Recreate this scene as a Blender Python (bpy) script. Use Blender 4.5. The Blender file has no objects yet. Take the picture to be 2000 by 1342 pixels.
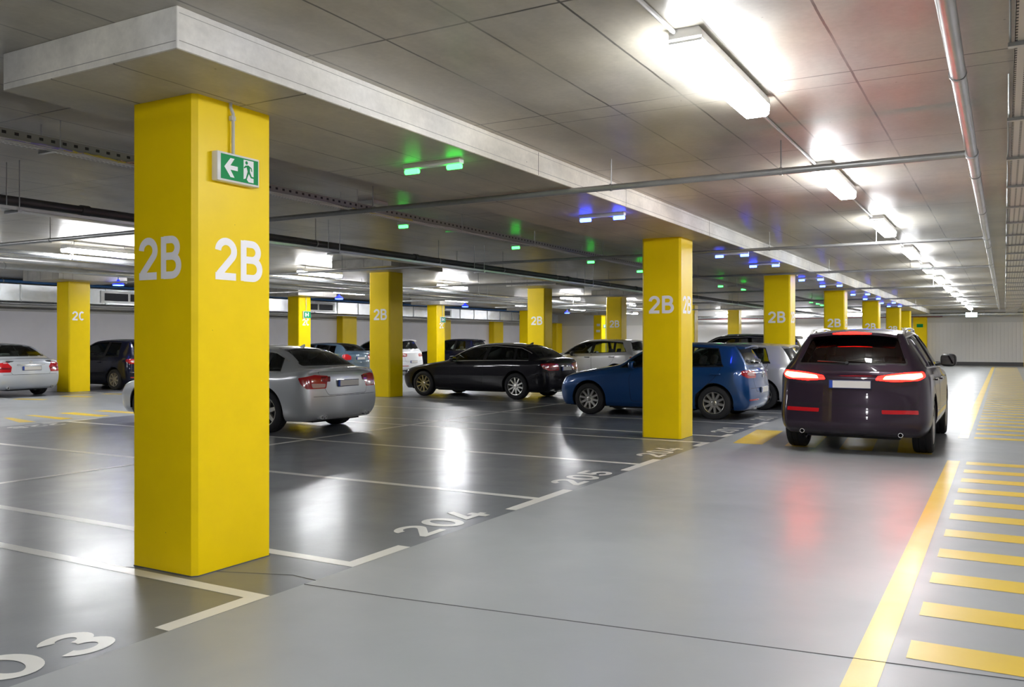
import bpy, bmesh, math, random
import numpy as np
from mathutils import Vector, Matrix
from mathutils.bvhtree import BVHTree
from mathutils.interpolate import poly_3d_calc

SC = bpy.context.scene
COL = SC.collection
random.seed(7)

# ------------------------------------------------------------------ camera, world, exposure
# world: X to the right across the driving lane, Y along the lane, camera over the origin
cam_d = bpy.data.cameras.new('camera')
cam = bpy.data.objects.new('camera', cam_d)
COL.objects.link(cam)
SC.camera = cam
cam.location = (0, 0, 1.5)
cam.rotation_euler = (math.radians(90), 0, math.radians(29.605))
cam_d.sensor_width = 36
cam_d.lens = 1693 / 2000 * 36
cam_d.shift_y = -6.3 / 2000
cam_d.clip_end = 200

wd = bpy.data.worlds.new('world')
SC.world = wd
wd.use_nodes = True
wd.node_tree.nodes['Background'].inputs[0].default_value = (0.5, 0.52, 0.55, 1)
wd.node_tree.nodes['Background'].inputs[1].default_value = 0.02

LAMP = 14.5          # strength of the fluorescent diffusers
SC.view_settings.view_transform = 'Standard'
SC.view_settings.look = 'None'
SC.view_settings.exposure = 2.36
SC.view_settings.gamma = 1.0
SC.view_settings.use_curve_mapping = False
try:
    SC.cycles.use_denoising = True
    SC.cycles.denoiser = 'OPENIMAGEDENOISE'
    SC.cycles.denoising_input_passes = 'RGB_ALBEDO_NORMAL'
    SC.cycles.use_light_tree = True
    SC.cycles.max_bounces = 10
    SC.cycles.diffuse_bounces = 8
    SC.cycles.glossy_bounces = 4
    SC.cycles.transparent_max_bounces = 16
    SC.cycles.sample_clamp_indirect = 6
    SC.cycles.caustics_reflective = False
    SC.cycles.caustics_refractive = False
except Exception:
    pass
# ------------------------------------------------------------------ helpers
def link(o, parent=None):
    COL.objects.link(o)
    if parent is not None:
        o.parent = parent
    return o

def empty(name, loc=(0, 0, 0), rz=0.0, label=None, cat=None, group=None, parent=None):
    o = bpy.data.objects.new(name, None)
    o.empty_display_size = 0.2
    o.location = loc
    o.rotation_euler = (0, 0, rz)
    link(o, parent)
    tag(o, label, cat, group)
    return o

def tag(o, label=None, cat=None, group=None, kind=None):
    if label: o['label'] = label
    if cat: o['category'] = cat
    if group: o['group'] = group
    if kind: o['kind'] = kind
    return o

def structure(o):
    o['kind'] = 'structure'
    return o

def mesh_obj(name, me, parent=None, smooth=False, angle=None):
    if smooth:
        me.polygons.foreach_set('use_smooth', [True] * len(me.polygons))
        if angle is not None:
            me.set_sharp_from_angle(angle=math.radians(angle))
    o = bpy.data.objects.new(name, me)
    return link(o, parent)

def from_bm(name, bm, mats, parent=None, smooth=False, angle=35, loc=None, rz=None):
    bm.normal_update()
    me = bpy.data.meshes.new(name)
    bm.to_mesh(me)
    bm.free()
    if not isinstance(mats, (list, tuple)):
        mats = [mats]
    for m in mats:
        me.materials.append(m)
    o = mesh_obj(name, me, parent, smooth, angle)
    if loc is not None: o.location = loc
    if rz is not None: o.rotation_euler = (0, 0, rz)
    return o

def new_bm():
    return bmesh.new()

def box(bm, x0, x1, y0, y1, z0, z1, mi=0, bevel=0.0, M=None):
    vs = [bm.verts.new(p) for p in ((x0,y0,z0),(x1,y0,z0),(x1,y1,z0),(x0,y1,z0),(x0,y0,z1),(x1,y0,z1),(x1,y1,z1),(x0,y1,z1))]
    fs = [bm.faces.new([vs[i] for i in q]) for q in ((0,3,2,1),(4,5,6,7),(0,1,5,4),(1,2,6,5),(2,3,7,6),(3,0,4,7))]
    for f in fs: f.material_index = mi
    if bevel > 0:
        es = list({e for f in fs for e in f.edges})
        r = bmesh.ops.bevel(bm, geom=es, offset=bevel, segments=2, affect='EDGES', profile=0.5)
        for f in r['faces']: f.material_index = mi
        vs = list({v for f in r['faces'] for v in f.verts} | {v for v in vs if v.is_valid})
    if M is not None:
        bmesh.ops.transform(bm, matrix=M, verts=[v for v in vs if v.is_valid])
    return vs

def tube(bm, pts, r, n=10, mi=0, caps=True, rs=None):
    """round bar along a polyline"""
    pts = [Vector(p) for p in pts]
    rings = []
    up0 = None
    for i, p in enumerate(pts):
        if i == 0: d = pts[1] - p
        elif i == len(pts) - 1: d = p - pts[i - 1]
        else: d = (pts[i + 1] - p).normalized() + (p - pts[i - 1]).normalized()
        d.normalize()
        if up0 is None:
            up0 = Vector((0, 0, 1)) if abs(d.z) < 0.9 else Vector((1, 0, 0))
        a = d.cross(up0)
        if a.length < 1e-4:
            a = d.cross(Vector((0, 1, 0)))
        a.normalize()
        b = a.cross(d).normalized()
        up0 = b
        rr = rs[i] if rs else r
        rings.append([bm.verts.new(p + a * (rr * math.cos(2 * math.pi * k / n)) + b * (rr * math.sin(2 * math.pi * k / n))) for k in range(n)])
    for i in range(len(rings) - 1):
        for k in range(n):
            f = bm.faces.new((rings[i][k], rings[i][(k + 1) % n], rings[i + 1][(k + 1) % n], rings[i + 1][k]))
            f.material_index = mi
    if caps:
        for ring in (rings[0][::-1], rings[-1]):
            f = bm.faces.new(ring); f.material_index = mi
    return rings

def lathe(bm, prof, n=32, axis='y', mi=0, closed=False):
    """prof: (a, r) pairs along the axis"""
    rings = []
    for a, r in prof:
        ring = []
        for k in range(n):
            t = 2 * math.pi * k / n
            c, s = r * math.cos(t), r * math.sin(t)
            p = (c, a, s) if axis == 'y' else ((c, s, a) if axis == 'z' else (a, c, s))
            ring.append(bm.verts.new(p))
        rings.append(ring)
    m = len(rings)
    for i in range(m if closed else m - 1):
        A, B = rings[i], rings[(i + 1) % m]
        for k in range(n):
            f = bm.faces.new((A[k], A[(k + 1) % n], B[(k + 1) % n], B[k]))
            f.material_index = mi
    return rings

def prism(bm, poly, axis, a0, a1, mi=0):
    """extrude a 2-D outline along an axis. 'y': poly (x,z); 'x': poly (y,z); 'z': poly (x,y)"""
    def P(u, v, a):
        return (u, a, v) if axis == 'y' else ((a, u, v) if axis == 'x' else (u, v, a))
    A = [bm.verts.new(P(u, v, a0)) for u, v in poly]
    B = [bm.verts.new(P(u, v, a1)) for u, v in poly]
    fs = [bm.faces.new(A), bm.faces.new(B[::-1])]
    n = len(poly)
    for i in range(n):
        fs.append(bm.faces.new((A[i], B[i], B[(i + 1) % n], A[(i + 1) % n])))
    for f in fs: f.material_index = mi
    bmesh.ops.recalc_face_normals(bm, faces=fs)
    return fs

def eval_mesh(o):
    dg = bpy.context.evaluated_depsgraph_get()
    me = bpy.data.meshes.new_from_object(o.evaluated_get(dg), depsgraph=dg)
    return me

def text_mesh(s, size=1.0, offset=0.0, extrude=0.0, xs=1.0, spacing=1.0):
    """lettering in the XY plane, centred on the origin, cap height = size"""
    cu = bpy.data.curves.new('t', 'FONT')
    cu.body = s
    cu.size = 1.0
    cu.offset = offset
    cu.extrude = extrude
    cu.space_character = spacing
    cu.resolution_u = 5
    o = bpy.data.objects.new('t', cu)
    COL.objects.link(o)
    me = eval_mesh(o)
    bpy.data.objects.remove(o)
    co = np.empty(len(me.vertices) * 3); me.vertices.foreach_get('co', co); co = co.reshape(-1, 3)
    lo, hi = co.min(0), co.max(0)
    k = size / (hi[1] - lo[1])
    co[:, 0] = (co[:, 0] - (lo[0] + hi[0]) / 2) * k * xs
    co[:, 1] = (co[:, 1] - (lo[1] + hi[1]) / 2) * k
    co[:, 2] *= 1
    me.vertices.foreach_set('co', co.ravel())
    me.materials.clear()
    return me

def _arc(cx, cy, rx, ry, a0, a1, n=18):
    return [(cx + rx * math.cos(math.radians(a0 + (a1 - a0) * i / n)), cy + ry * math.sin(math.radians(a0 + (a1 - a0) * i / n))) for i in range(n + 1)]
GS = .175
GLYPHS = {
    '2': [_arc(.31, .69, .2325, .2325, 178, -38) + [(.10, .12)], [(.0, .0775), (.60, .0775)]],
    'B': [[(.0775, 0), (.0775, 1)], [(.08, .9225)] + _arc(.33, .725, .1975, .1975, 90, -90) + [(.08, .5275)], [(.08, .5275)] + _arc(.35, .3025, .225, .225, 90, -90) + [(.08, .0775)]],
    'C': [_arc(.32, .5, .2425, .4225, 48, 312, 28)],
    '0': [_arc(.31, .5, .2325, .4225, 0, 360, 32)],
    '3': [_arc(.30, .72, .20, .2025, 165, -88), _arc(.30, .3025, .225, .225, 88, -165)],
    '4': [[(.37, 1.0), (.075, .27), (.64, .27)], [(.45, .52), (.45, 0)]],
    '5': [[(.57, .9225), (.13, .9225), (.105, .50)] + _arc(.30, .3125, .235, .235, 135, -165)],
    '1': [[(.06, .76), (.26, .90)], [(.31, 0), (.31, 1)]],
    '8': [_arc(.31, .73, .195, .1925, 0, 360, 24), _arc(.31, .30, .225, .2225, 0, 360, 24)],
}
def glyph_mesh(s, size, width, m, name='lettering', z=0.0):
    """painted grotesque lettering in the XY plane, centred, cap height = size, total width = width"""
    bm = new_bm()
    x0 = 0.0
    tot = len(s) * .62 + (len(s) - 1) * .13
    for ch in s:
        for li, line in enumerate(GLYPHS[ch]):
            closed = (Vector(line[0]) - Vector(line[-1])).length < 1e-4
            P = [Vector(p) for p in (line[:-1] if closed else line)]
            n = len(P); L = []; R = []
            for i, p in enumerate(P):
                a = P[i - 1] if (i > 0 or closed) else None
                b = P[(i + 1) % n] if (i < n - 1 or closed) else None
                d1 = (p - a).normalized() if a is not None else (b - p).normalized()
                d2 = (b - p).normalized() if b is not None else d1
                n1, n2 = Vector((-d1.y, d1.x)), Vector((-d2.y, d2.x))
                mm = (n1 + n2)
                mm = mm.normalized() if mm.length > 1e-5 else n1
                k = GS / 2 / max(.45, mm.dot(n1))
                for lst, sg in ((L, 1), (R, -1)):
                    q = p + mm * (k * sg)
                    lst.append(bm.verts.new(((q.x + x0 - tot / 2) / tot * width, (q.y - .5) * size, z + li * .0001)))
            for i in range(n if closed else n - 1):
                j = (i + 1) % n
                bm.faces.new((L[i], R[i], R[j], L[j]))
        x0 += .75
    bm.normal_update()
    for f in bm.faces:
        if f.normal.z < 0: f.normal_flip()
    me = bpy.data.meshes.new(name)
    bm.to_mesh(me); bm.free()
    me.materials.append(m)
    return me

def copy_tree(o, parent=None):
    c = o.copy()
    COL.objects.link(c)
    c.parent = parent
    for ch in list(o.children):
        copy_tree(ch, c)
    return c

def xform(o, M):
    o.matrix_local = M
    return o

# ------------------------------------------------------------------ materials
def mat(name, color=(0.5, 0.5, 0.5), rough=0.5, metal=0.0, coat=0.0, coat_rough=0.03, spec=0.5, emit=None, estr=0.0,
        noise=None, bump=None, alpha=None, trans=0.0, ior=1.45, rvar=None):
    """noise=(scale, amount, stretch) varies the colour; bump=(scale, strength, dist); rvar=(scale, amount)"""
    m = bpy.data.materials.new(name)
    m.use_nodes = True
    nt = m.node_tree
    b = nt.nodes['Principled BSDF']
    b.inputs['Base Color'].default_value = (*color, 1)
    b.inputs['Roughness'].default_value = rough
    b.inputs['Metallic'].default_value = metal
    b.inputs['Coat Weight'].default_value = coat
    b.inputs['Coat Roughness'].default_value = coat_rough
    b.inputs['Specular IOR Level'].default_value = spec
    b.inputs['Transmission Weight'].default_value = trans
    b.inputs['IOR'].default_value = ior
    if emit is not None:
        b.inputs['Emission Color'].default_value = (*emit, 1)
        b.inputs['Emission Strength'].default_value = estr
    tc = None
    def coords(stretch=None):
        nonlocal tc
        if tc is None:
            tc = nt.nodes.new('ShaderNodeTexCoord')
        mp = nt.nodes.new('ShaderNodeMapping')
        nt.links.new(tc.outputs['Object'], mp.inputs['Vector'])
        if stretch: mp.inputs['Scale'].default_value = stretch
        return mp.outputs['Vector']
    if noise:
        sc, amt = noise[0], noise[1]
        n = nt.nodes.new('ShaderNodeTexNoise')
        n.inputs['Scale'].default_value = sc
        n.inputs['Detail'].default_value = 6
        n.inputs['Roughness'].default_value = 0.6
        nt.links.new(coords(noise[2] if len(noise) > 2 else None), n.inputs['Vector'])
        r = nt.nodes.new('ShaderNodeMapRange')
        r.inputs['From Min'].default_value = 0.3; r.inputs['From Max'].default_value = 0.7
        r.inputs['To Min'].default_value = 1 - amt; r.inputs['To Max'].default_value = 1 + amt
        nt.links.new(n.outputs['Fac'], r.inputs['Value'])
        v = nt.nodes.new('ShaderNodeVectorMath'); v.operation = 'SCALE'
        v.inputs[0].default_value = color
        nt.links.new(r.outputs['Result'], v.inputs['Scale'])
        nt.links.new(v.outputs['Vector'], b.inputs['Base Color'])
    if rvar:
        n = nt.nodes.new('ShaderNodeTexNoise')
        n.inputs['Scale'].default_value = rvar[0]
        n.inputs['Detail'].default_value = 4
        nt.links.new(coords(), n.inputs['Vector'])
        r = nt.nodes.new('ShaderNodeMapRange')
        r.inputs['From Min'].default_value = 0.3; r.inputs['From Max'].default_value = 0.7
        r.inputs['To Min'].default_value = max(0.02, rough - rvar[1]); r.inputs['To Max'].default_value = rough + rvar[1]
        nt.links.new(n.outputs['Fac'], r.inputs['Value'])
        nt.links.new(r.outputs['Result'], b.inputs['Roughness'])
    if bump:
        n = nt.nodes.new('ShaderNodeTexNoise')
        n.inputs['Scale'].default_value = bump[0]
        n.inputs['Detail'].default_value = 3
        nt.links.new(coords(), n.inputs['Vector'])
        bp = nt.nodes.new('ShaderNodeBump')
        bp.inputs['Strength'].default_value = bump[1]
        bp.inputs['Distance'].default_value = bump[2]
        nt.links.new(n.outputs['Fac'], bp.inputs['Height'])
        nt.links.new(bp.outputs['Normal'], b.inputs['Normal'])
    return m

def glass_mat(name, tint, rough=0.02, refl=1.0):
    """thin tinted pane: transparent with fresnel gloss"""
    m = bpy.data.materials.new(name)
    m.use_nodes = True
    nt = m.node_tree
    nt.nodes.clear()
    out = nt.nodes.new('ShaderNodeOutputMaterial')
    tr = nt.nodes.new('ShaderNodeBsdfTransparent'); tr.inputs['Color'].default_value = (*tint, 1)
    gl = nt.nodes.new('ShaderNodeBsdfGlossy'); gl.inputs['Roughness'].default_value = rough
    gl.inputs['Color'].default_value = (refl, refl, refl, 1)
    fr = nt.nodes.new('ShaderNodeFresnel'); fr.inputs['IOR'].default_value = 1.55
    mx = nt.nodes.new('ShaderNodeMixShader')
    nt.links.new(fr.outputs[0], mx.inputs[0])
    nt.links.new(tr.outputs[0], mx.inputs[1])
    nt.links.new(gl.outputs[0], mx.inputs[2])
    nt.links.new(mx.outputs[0], out.inputs['Surface'])
    return m
# ------------------------------------------------------------------ cars
TS = (0.0, 0.4, 0.75, 0.93, 1.0)
KK = len(TS) - 1

def car_lattice(c):
    """control lattice of a car body. local frame: x forward, rear axle at x=0, y left, z up"""
    WB, fo, ro, hw = c['WB'], c['fo'], c['ro'], c['hw']
    N, T = WB + fo, -ro
    gc = c.get('gc', 0.19)
    S = []
    # x_low, x_belt, x_top, z_belt, y_belt, z_rail, y_rail, z_cen, bow, width scale
    zh, zc_, zb1, zb2 = c['z_nose'], c['z_cowl'], c['z_belt_f'], c['z_belt_r']
    xc, xh, xr_, xd = c['x_cowl'], c['x_head'], c['x_roofr'], c['x_deck']
    H, yr = c['H'], c['y_roof']
    zd, zt = c['z_deck'], c['z_tail']
    hood = lambda x: zh + (zc_ - zh) * min(1, max(0, (N - x) / (N - xc))) ** c.get('hood_e', 0.72)
    S.append((N, N, N, zh - 0.07, 0.74 * hw, zh - 0.03, 0.60 * hw, zh, 0, 0.76))
    S.append((N - .20, N - .22, N - .20, hood(N - .2) - 0.06, 0.90 * hw, hood(N - .2) - 0.02, 0.72 * hw, hood(N - .2) + .02, 0.05, 0.945))
    S.append((WB + .42, WB + .42, WB + .36, hood(WB + .36) - 0.05, 0.945 * hw, hood(WB + .36), 0.77 * hw, hood(WB + .36) + .03, 0.04, 0.985))
    S.append((WB, WB, WB, hood(WB) - 0.045, 0.955 * hw, hood(WB) + .0, 0.79 * hw, hood(WB) + .035, 0.03, 1.0))
    xm = (WB + xc) / 2 - .08
    S.append((WB - .42, WB - .40, xm, zb1 - .035, 0.955 * hw, hood(xm) + .0, 0.80 * hw, hood(xm) + .03, 0.05, 1.0))
    S.append((xc - .18, xc - .12, xc - .05, zb1 - .01, 0.95 * hw, zc_ + .02, 0.81 * hw, zc_ + .045, 0.14, 1.0))
    # windscreen middle, header
    zhd = H - 0.045
    S.append(((xc + xh) / 2 - .12, (xc + xh) / 2 - .05, (xc + xh) / 2 - .02, zb1 + .01, 0.948 * hw, (zc_ + zhd) / 2 + .045, (0.81 * hw + yr) / 2 + .02, (zc_ + zhd) / 2 + .085, 0.11, 1.0))
    S.append((xh - .05, xh - .03, xh, zb1 + .02, 0.945 * hw, zhd - .045, yr + .012, zhd, 0.07, 1.0))
    xb = (xh + xr_) / 2 + .1
    S.append((xb, xb, xb, (zb1 + zb2) / 2 + .01, 0.94 * hw, H - .055, yr + .015, H, 0.0, 1.0))
    zrr = H - c.get('roof_drop', 0.05)
    S.append((xr_, xr_, xr_, zb2, 0.935 * hw, zrr - .05, yr - .0, zrr, -.05, 1.0))
    yd = c.get('y_deck', 0.76) * hw
    fm = c.get('bl_mid', 0.5); bb = c.get('bl_bulge', .03)
    S.append((xr_ * (1 - fm) + xd * fm, xr_ * (1 - fm) + xd * fm, xr_ * (1 - fm) + xd * fm, zb2 + .0, 0.93 * hw, zrr * (1 - fm) + zd * fm + bb - .03, yr * (1 - fm) + yd * fm, zrr * (1 - fm) + zd * fm + bb, -.08, 1.0))
    S.append((xd + .10, xd + .08, xd, c.get('z_belt_d', zb2 - .01), 0.925 * hw, zd, yd, zd + .015, -.07, 1.0 if xd > T + .5 else .99))
    xe = T + .34
    if xd > T + .30:      # notchback: a real deck behind the rear screen
        x1 = xd * .5 + (T + .12) * .5
        S.append((T + .40, x1, x1, zt - .03 + (zd - zt) * .5, 0.91 * hw, (zd + zt) / 2, yd * .98, (zd + zt) / 2 + .012, -.03, 0.985))
        S.append((T + .20, T + .19, T + .16, zt - .045, 0.87 * hw, zt - .01, yd * .95, zt + .012, -.02, 0.95))
    else:                 # hatchback: the tailgate falls straight
        S[9] = (T + .88,) + (max(xr_, T + .66),) + S[9][2:]
        S[10] = (T + .70, T + .50) + S[10][2:]
        S[11] = (T + .55, T + .36) + S[11][2:]
        S.append((T + .36, T + .26, xd * .6 + (T + .07) * .4, c.get('z_belt_d', zb2) - .05, 0.915 * hw, zd - (zd - zt) * .4, yd, zd - (zd - zt) * .4 + .01, -.05, 0.98))
        S.append((T + .20, T + .15, T + .07, zt - .02, 0.885 * hw, zt + .01, yd * 1.0, zt + .02, -.03, 0.955))
    S.append((T, T, T, zt - .09, 0.84 * hw, zt - .05, 0.68 * hw, zt - .03, 0, 0.89))
    I = len(S) - 1
    # rows of the side
    zrow = [gc, gc + .07, .42, .60]
    yrow = [.90, .955, .99, 1.0]
    capf = c.get('capf', (.13, .05, .0, .01, .05, .10, .12, .15))
    capr = c.get('capr', (.14, .05, .0, .005, .035, .06, .07, .09))
    bf, br = c.get('bulge_f', .17), c.get('bulge_r', .11)
    J = 7
    def side(i, j):
        xl, xbt, xt, zb, yb, zr, yl, zcn, bow, ws = S[i]
        t = (0, .1, .45, .7, .92, 1, 1, 1)[j]
        if j <= 3:
            z = zrow[j]
            if z > zb - .12: z = zrow[j] - (zrow[j] - (zb - .12)) * .9
            y = hw * yrow[j] * ws
            x = xl + (xbt - xl) * t
            if i in (0,): z += (.0, 0, 0, 0)[j]
        elif j == 4:
            z = zb - .085; y = max(yb + .022 * (1 if 0 < i < I else 0), hw * .975 * ws - .0); x = xbt
            y = hw * .982 * ws
        elif j == 5:
            z, y, x = zb, yb, xbt
        elif j == 6:
            f = .18
            z = zb + (zr - zb) * f + .006; y = yb + (yl - yb) * f + .0; x = xbt + (xt - xbt) * f
            if zr - zb > .2: y += .012
        else:
            z, y, x = zr, yl, xt
        if i == 0: x = N - bf - capf[j]
        elif i == 1: x = x - capf[j] * .5
        elif i == I: x = T + br + capr[j]
        elif i == I - 1 and xd <= T + .30: x = max(x, T + br + capr[j] + (.10 if j < 5 else .03))
        elif i == I - 1 and j < 5: x = x + capr[j] * .5
        elif i == I - 2 and xd <= T + .30: x = max(x, T + br + capr[j] + (.22 if j < 5 else .06))
        return x, y, z
    def pos(i, j, k):
        s = 1 if k >= 0 else -1
        t = TS[abs(k)]
        x, y, z = side(i, j)
        if abs(k) == KK: return (x, s * y, z)
        bow = S[i][8]
        if i == 0: bow = bf
        if i == I: bow = -br
        e = 1 - t * t
        if j == J:
            z = z + (S[i][7] - S[i][5]) * e
        return (x + bow * e, s * y * t, z)
    return S, I, J, pos, side

def build_outer(c):
    S, I, J, pos, side = car_lattice(c)
    bm = new_bm()
    V = {}
    def v(i, j, k):
        key = (i, j, k)
        if key not in V: V[key] = bm.verts.new(pos(i, j, k))
        return V[key]
    for i in range(I):
        for j in range(J):
            for k in (KK, -KK):
                q = [v(i, j, k), v(i + 1, j, k), v(i + 1, j + 1, k), v(i, j + 1, k)]
                bm.faces.new(q if k < 0 else q[::-1])
        for k in range(-KK, KK):
            q = [v(i, J, k), v(i + 1, J, k), v(i + 1, J, k + 1), v(i, J, k + 1)]
            bm.faces.new(q[::-1] if False else q)
            q = [v(i, 0, k), v(i, 0, k + 1), v(i + 1, 0, k + 1), v(i + 1, 0, k)]
            bm.faces.new(q)
    for i in (0, I):
        for j in range(J):
            for k in range(-KK, KK):
                q = [v(i, j, k), v(i, j, k + 1), v(i, j + 1, k + 1), v(i, j + 1, k)]
                bm.faces.new(q if i == 0 else q[::-1])
    bmesh.ops.recalc_face_normals(bm, faces=bm.faces[:])
    cr = bm.edges.layers.float.new('crease_edge')
    def crease(a, b, w):
        e = bm.edges.get((V[a], V[b]))
        if e: e[cr] = w
    for s in (KK, -KK):
        for i in range(I):
            crease((i, 5, s), (i + 1, 5, s), .35 if 3 <= i <= 11 else .2)
            crease((i, 0, s), (i + 1, 0, s), .4)
            if 2 <= i <= 12: crease((i, 4, s), (i + 1, 4, s), c.get('cr_line', .45))
            if 3 <= i <= 10: crease((i, 1, s), (i + 1, 1, s), .3)
            crease((i, J, s), (i + 1, J, s), .25)
    for k in range(-KK, KK):
        crease((5, J, k), (5, J, k + 1), .5)
        crease((7, J, k), (7, J, k + 1), .3)
        crease((9, J, k), (9, J, k + 1), c.get('cr_roof', .3))
        crease((11, J, k), (11, J, k + 1), c.get('cr_deck', .5))
        crease((I - 1, J, k), (I - 1, J, k + 1), c.get('cr_tail', .55))
        crease((I, 3, k), (I, 3, k + 1), .4)
    me = bpy.data.meshes.new('cage')
    bm.to_mesh(me); bm.free()
    o = bpy.data.objects.new('cage', me)
    COL.objects.link(o)
    m = o.modifiers.new('s', 'SUBSURF'); m.levels = m.render_levels = c.get('lev', 3)
    m.boundary_smooth = 'ALL'
    outer = eval_mesh(o)
    bpy.data.objects.remove(o)
    return outer, S, side

def cut_open(bm, poly, ua, va, cond):
    """trim an outline (seen along an axis) out of the faces that meet cond"""
    wa = 3 - ua - va
    us = [p[0] for p in poly]; vs = [p[1] for p in poly]
    def cands(u0, u1, v0, v1):
        out = []
        for f in bm.faces:
            fu = [v.co[ua] for v in f.verts]; fv = [v.co[va] for v in f.verts]
            if max(fu) >= u0 and min(fu) <= u1 and max(fv) >= v0 and min(fv) <= v1 and cond(f): out.append(f)
        return out
    pool = cands(min(us), max(us), min(vs), max(vs))
    n = len(poly)
    for i in range(n):
        (u0, v0), (u1, v1) = poly[i], poly[(i + 1) % n]
        if math.hypot(u1 - u0, v1 - v0) < 1e-5: continue
        e = .002
        fs = []
        for f in pool:
            if not f.is_valid: continue
            fu = [v.co[ua] for v in f.verts]; fv = [v.co[va] for v in f.verts]
            if max(fu) >= min(u0, u1) - e and min(fu) <= max(u0, u1) + e and max(fv) >= min(v0, v1) - e and min(fv) <= max(v0, v1) + e: fs.append(f)
        if not fs: continue
        co = [0, 0, 0]; co[ua] = u0; co[va] = v0
        no = [0, 0, 0]; no[ua] = v1 - v0; no[va] = -(u1 - u0)
        es = {x for f in fs for x in f.edges}; vv = {x for f in fs for x in f.verts}
        res = bmesh.ops.bisect_plane(bm, geom=fs + list(es) + list(vv), plane_co=co, plane_no=no, dist=1e-5)
        pool = {f for f in pool if f.is_valid} | {g for g in res['geom'] if isinstance(g, bmesh.types.BMFace) and g.is_valid}
        pool |= {g for v in res['geom_cut'] if isinstance(v, bmesh.types.BMVert) for g in v.link_faces}
    def inside(u, v):
        r = False; j = n - 1
        for i in range(n):
            (a, b), (c_, d) = poly[i], poly[j]
            if (b > v) != (d > v) and u < (c_ - a) * (v - b) / (d - b) + a: r = not r
            j = i
        return r
    dead = [f for f in bm.faces if cond(f) and inside(f.calc_center_median()[ua], f.calc_center_median()[va])]
    bmesh.ops.delete(bm, geom=dead, context='FACES')

class Skin:
    """the smooth outer skin of a body: ray casts and exact normals"""
    def __init__(s, me):
        s.me = me
        me.calc_loop_triangles()
        s.co = [v.co.copy() for v in me.vertices]
        s.no = [v.normal.copy() for v in me.vertices]
        s.tris = [tuple(t.vertices) for t in me.loop_triangles]
        s.bvh = BVHTree.FromPolygons(s.co, s.tris)
    def nrm(s, p, idx):
        a, b, c = s.tris[idx]
        w = poly_3d_calc([s.co[a], s.co[b], s.co[c]], p)
        return (s.no[a] * w[0] + s.no[b] * w[1] + s.no[c] * w[2]).normalized()
    def cast(s, o, d):
        h = s.bvh.ray_cast(Vector(o), Vector(d))
        if h[0] is None:
            h = s.bvh.find_nearest(Vector(o) + Vector(d) * 1.0)
        return h[0], s.nrm(h[0], h[2])
    def near(s, p):
        h = s.bvh.find_nearest(p)
        return h[0], s.nrm(h[0], h[2]), h[3]

def patch(skin, poly, axis, sign=1, off=0.004, thick=0.0, step=0.05, plane=None, inset_edge=0.0):
    """lay a 2-D outline on the skin. axis 'y': poly (x,z) seen from side sign*y; 'x': poly (y,z) seen from sign*x;
    'd': oblique, poly (u,z), u along the diagonal seen direction plane=(cos,sin)"""
    bm = new_bm()
    vs = [bm.verts.new((p[0], p[1], 0)) for p in poly]
    bm.faces.new(vs)
    us = [p[0] for p in poly]; ws = [p[1] for p in poly]
    u = math.floor(min(us) / step) * step + step
    while u < max(us):
        bmesh.ops.bisect_plane(bm, geom=bm.verts[:] + bm.edges[:] + bm.faces[:], plane_co=(u, 0, 0), plane_no=(1, 0, 0)); u += step
    w = math.floor(min(ws) / step) * step + step
    while w < max(ws):
        bmesh.ops.bisect_plane(bm, geom=bm.verts[:] + bm.edges[:] + bm.faces[:], plane_co=(0, w, 0), plane_no=(0, 1, 0)); w += step
    bmesh.ops.triangulate(bm, faces=[f for f in bm.faces if len(f.verts) > 4])
    ns = {}
    for v in bm.verts:
        a, b = v.co.x, v.co.y
        if axis == 'y': o, d = (a, sign * 3, b), (0, -sign, 0)
        elif axis == 'x': o, d = (sign * 6, a, b), (-sign, 0, 0)
        elif axis == 'z': o, d = (a, b, 4), (0, 0, -1)
        else:
            dx, dy, cx, cy = plane      # direction towards the viewer, and the corner u is measured from
            q = 1 if dx < 0 else -1
            o = (cx + dx * 6 + dy * a * q, cy + dy * 6 - dx * a * q, b); d = (-dx, -dy, 0)
        p, n = skin.cast(o, d)
        v.co = p + n * off
        ns[v] = n
    bm.normal_update()
    if len(bm.faces):
        tot = Vector()
        for f in bm.faces: tot += f.normal * f.calc_area()
        avg = Vector()
        for n in ns.values(): avg += n
        if tot.dot(avg) < 0:
            bmesh.ops.reverse_faces(bm, faces=bm.faces[:])
    if thick > 0:
        top = bm.faces[:]
        bedges = [e for e in bm.edges if len(e.link_faces) == 1]
        r = bmesh.ops.extrude_edge_only(bm, edges=bedges)
        done = {}
        for v in [g for g in r['geom'] if isinstance(g, bmesh.types.BMVert)]:
            p, n, _ = skin.near(v.co)
            v.co = p + n * (off - thick)
    return bm

def skin_normals(me, skin, tol=0.012):
    """give a mesh lying on the skin the exact normals of the skin"""
    me.polygons.foreach_set('use_smooth', [True] * len(me.polygons))
    cache = {}
    def nv(vi):
        if vi not in cache:
            p, n, d = skin.near(me.vertices[vi].co)
            cache[vi] = (n, d)
        return cache[vi]
    out = []
    for p in me.polygons:
        pn = p.normal
        for li in p.loop_indices:
            n, d = nv(me.loops[li].vertex_index)
            if d < tol and n.dot(pn) > 0.8: out.append(tuple(n))
            else: out.append(tuple(pn))
    me.normals_split_custom_set(out)

def skin_part(name, skin, bm, m, parent):
    me = bpy.data.meshes.new(name)
    bm.normal_update()
    bm.to_mesh(me); bm.free()
    me.materials.append(m)
    skin_normals(me, skin)
    return mesh_obj(name, me, parent)

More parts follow.
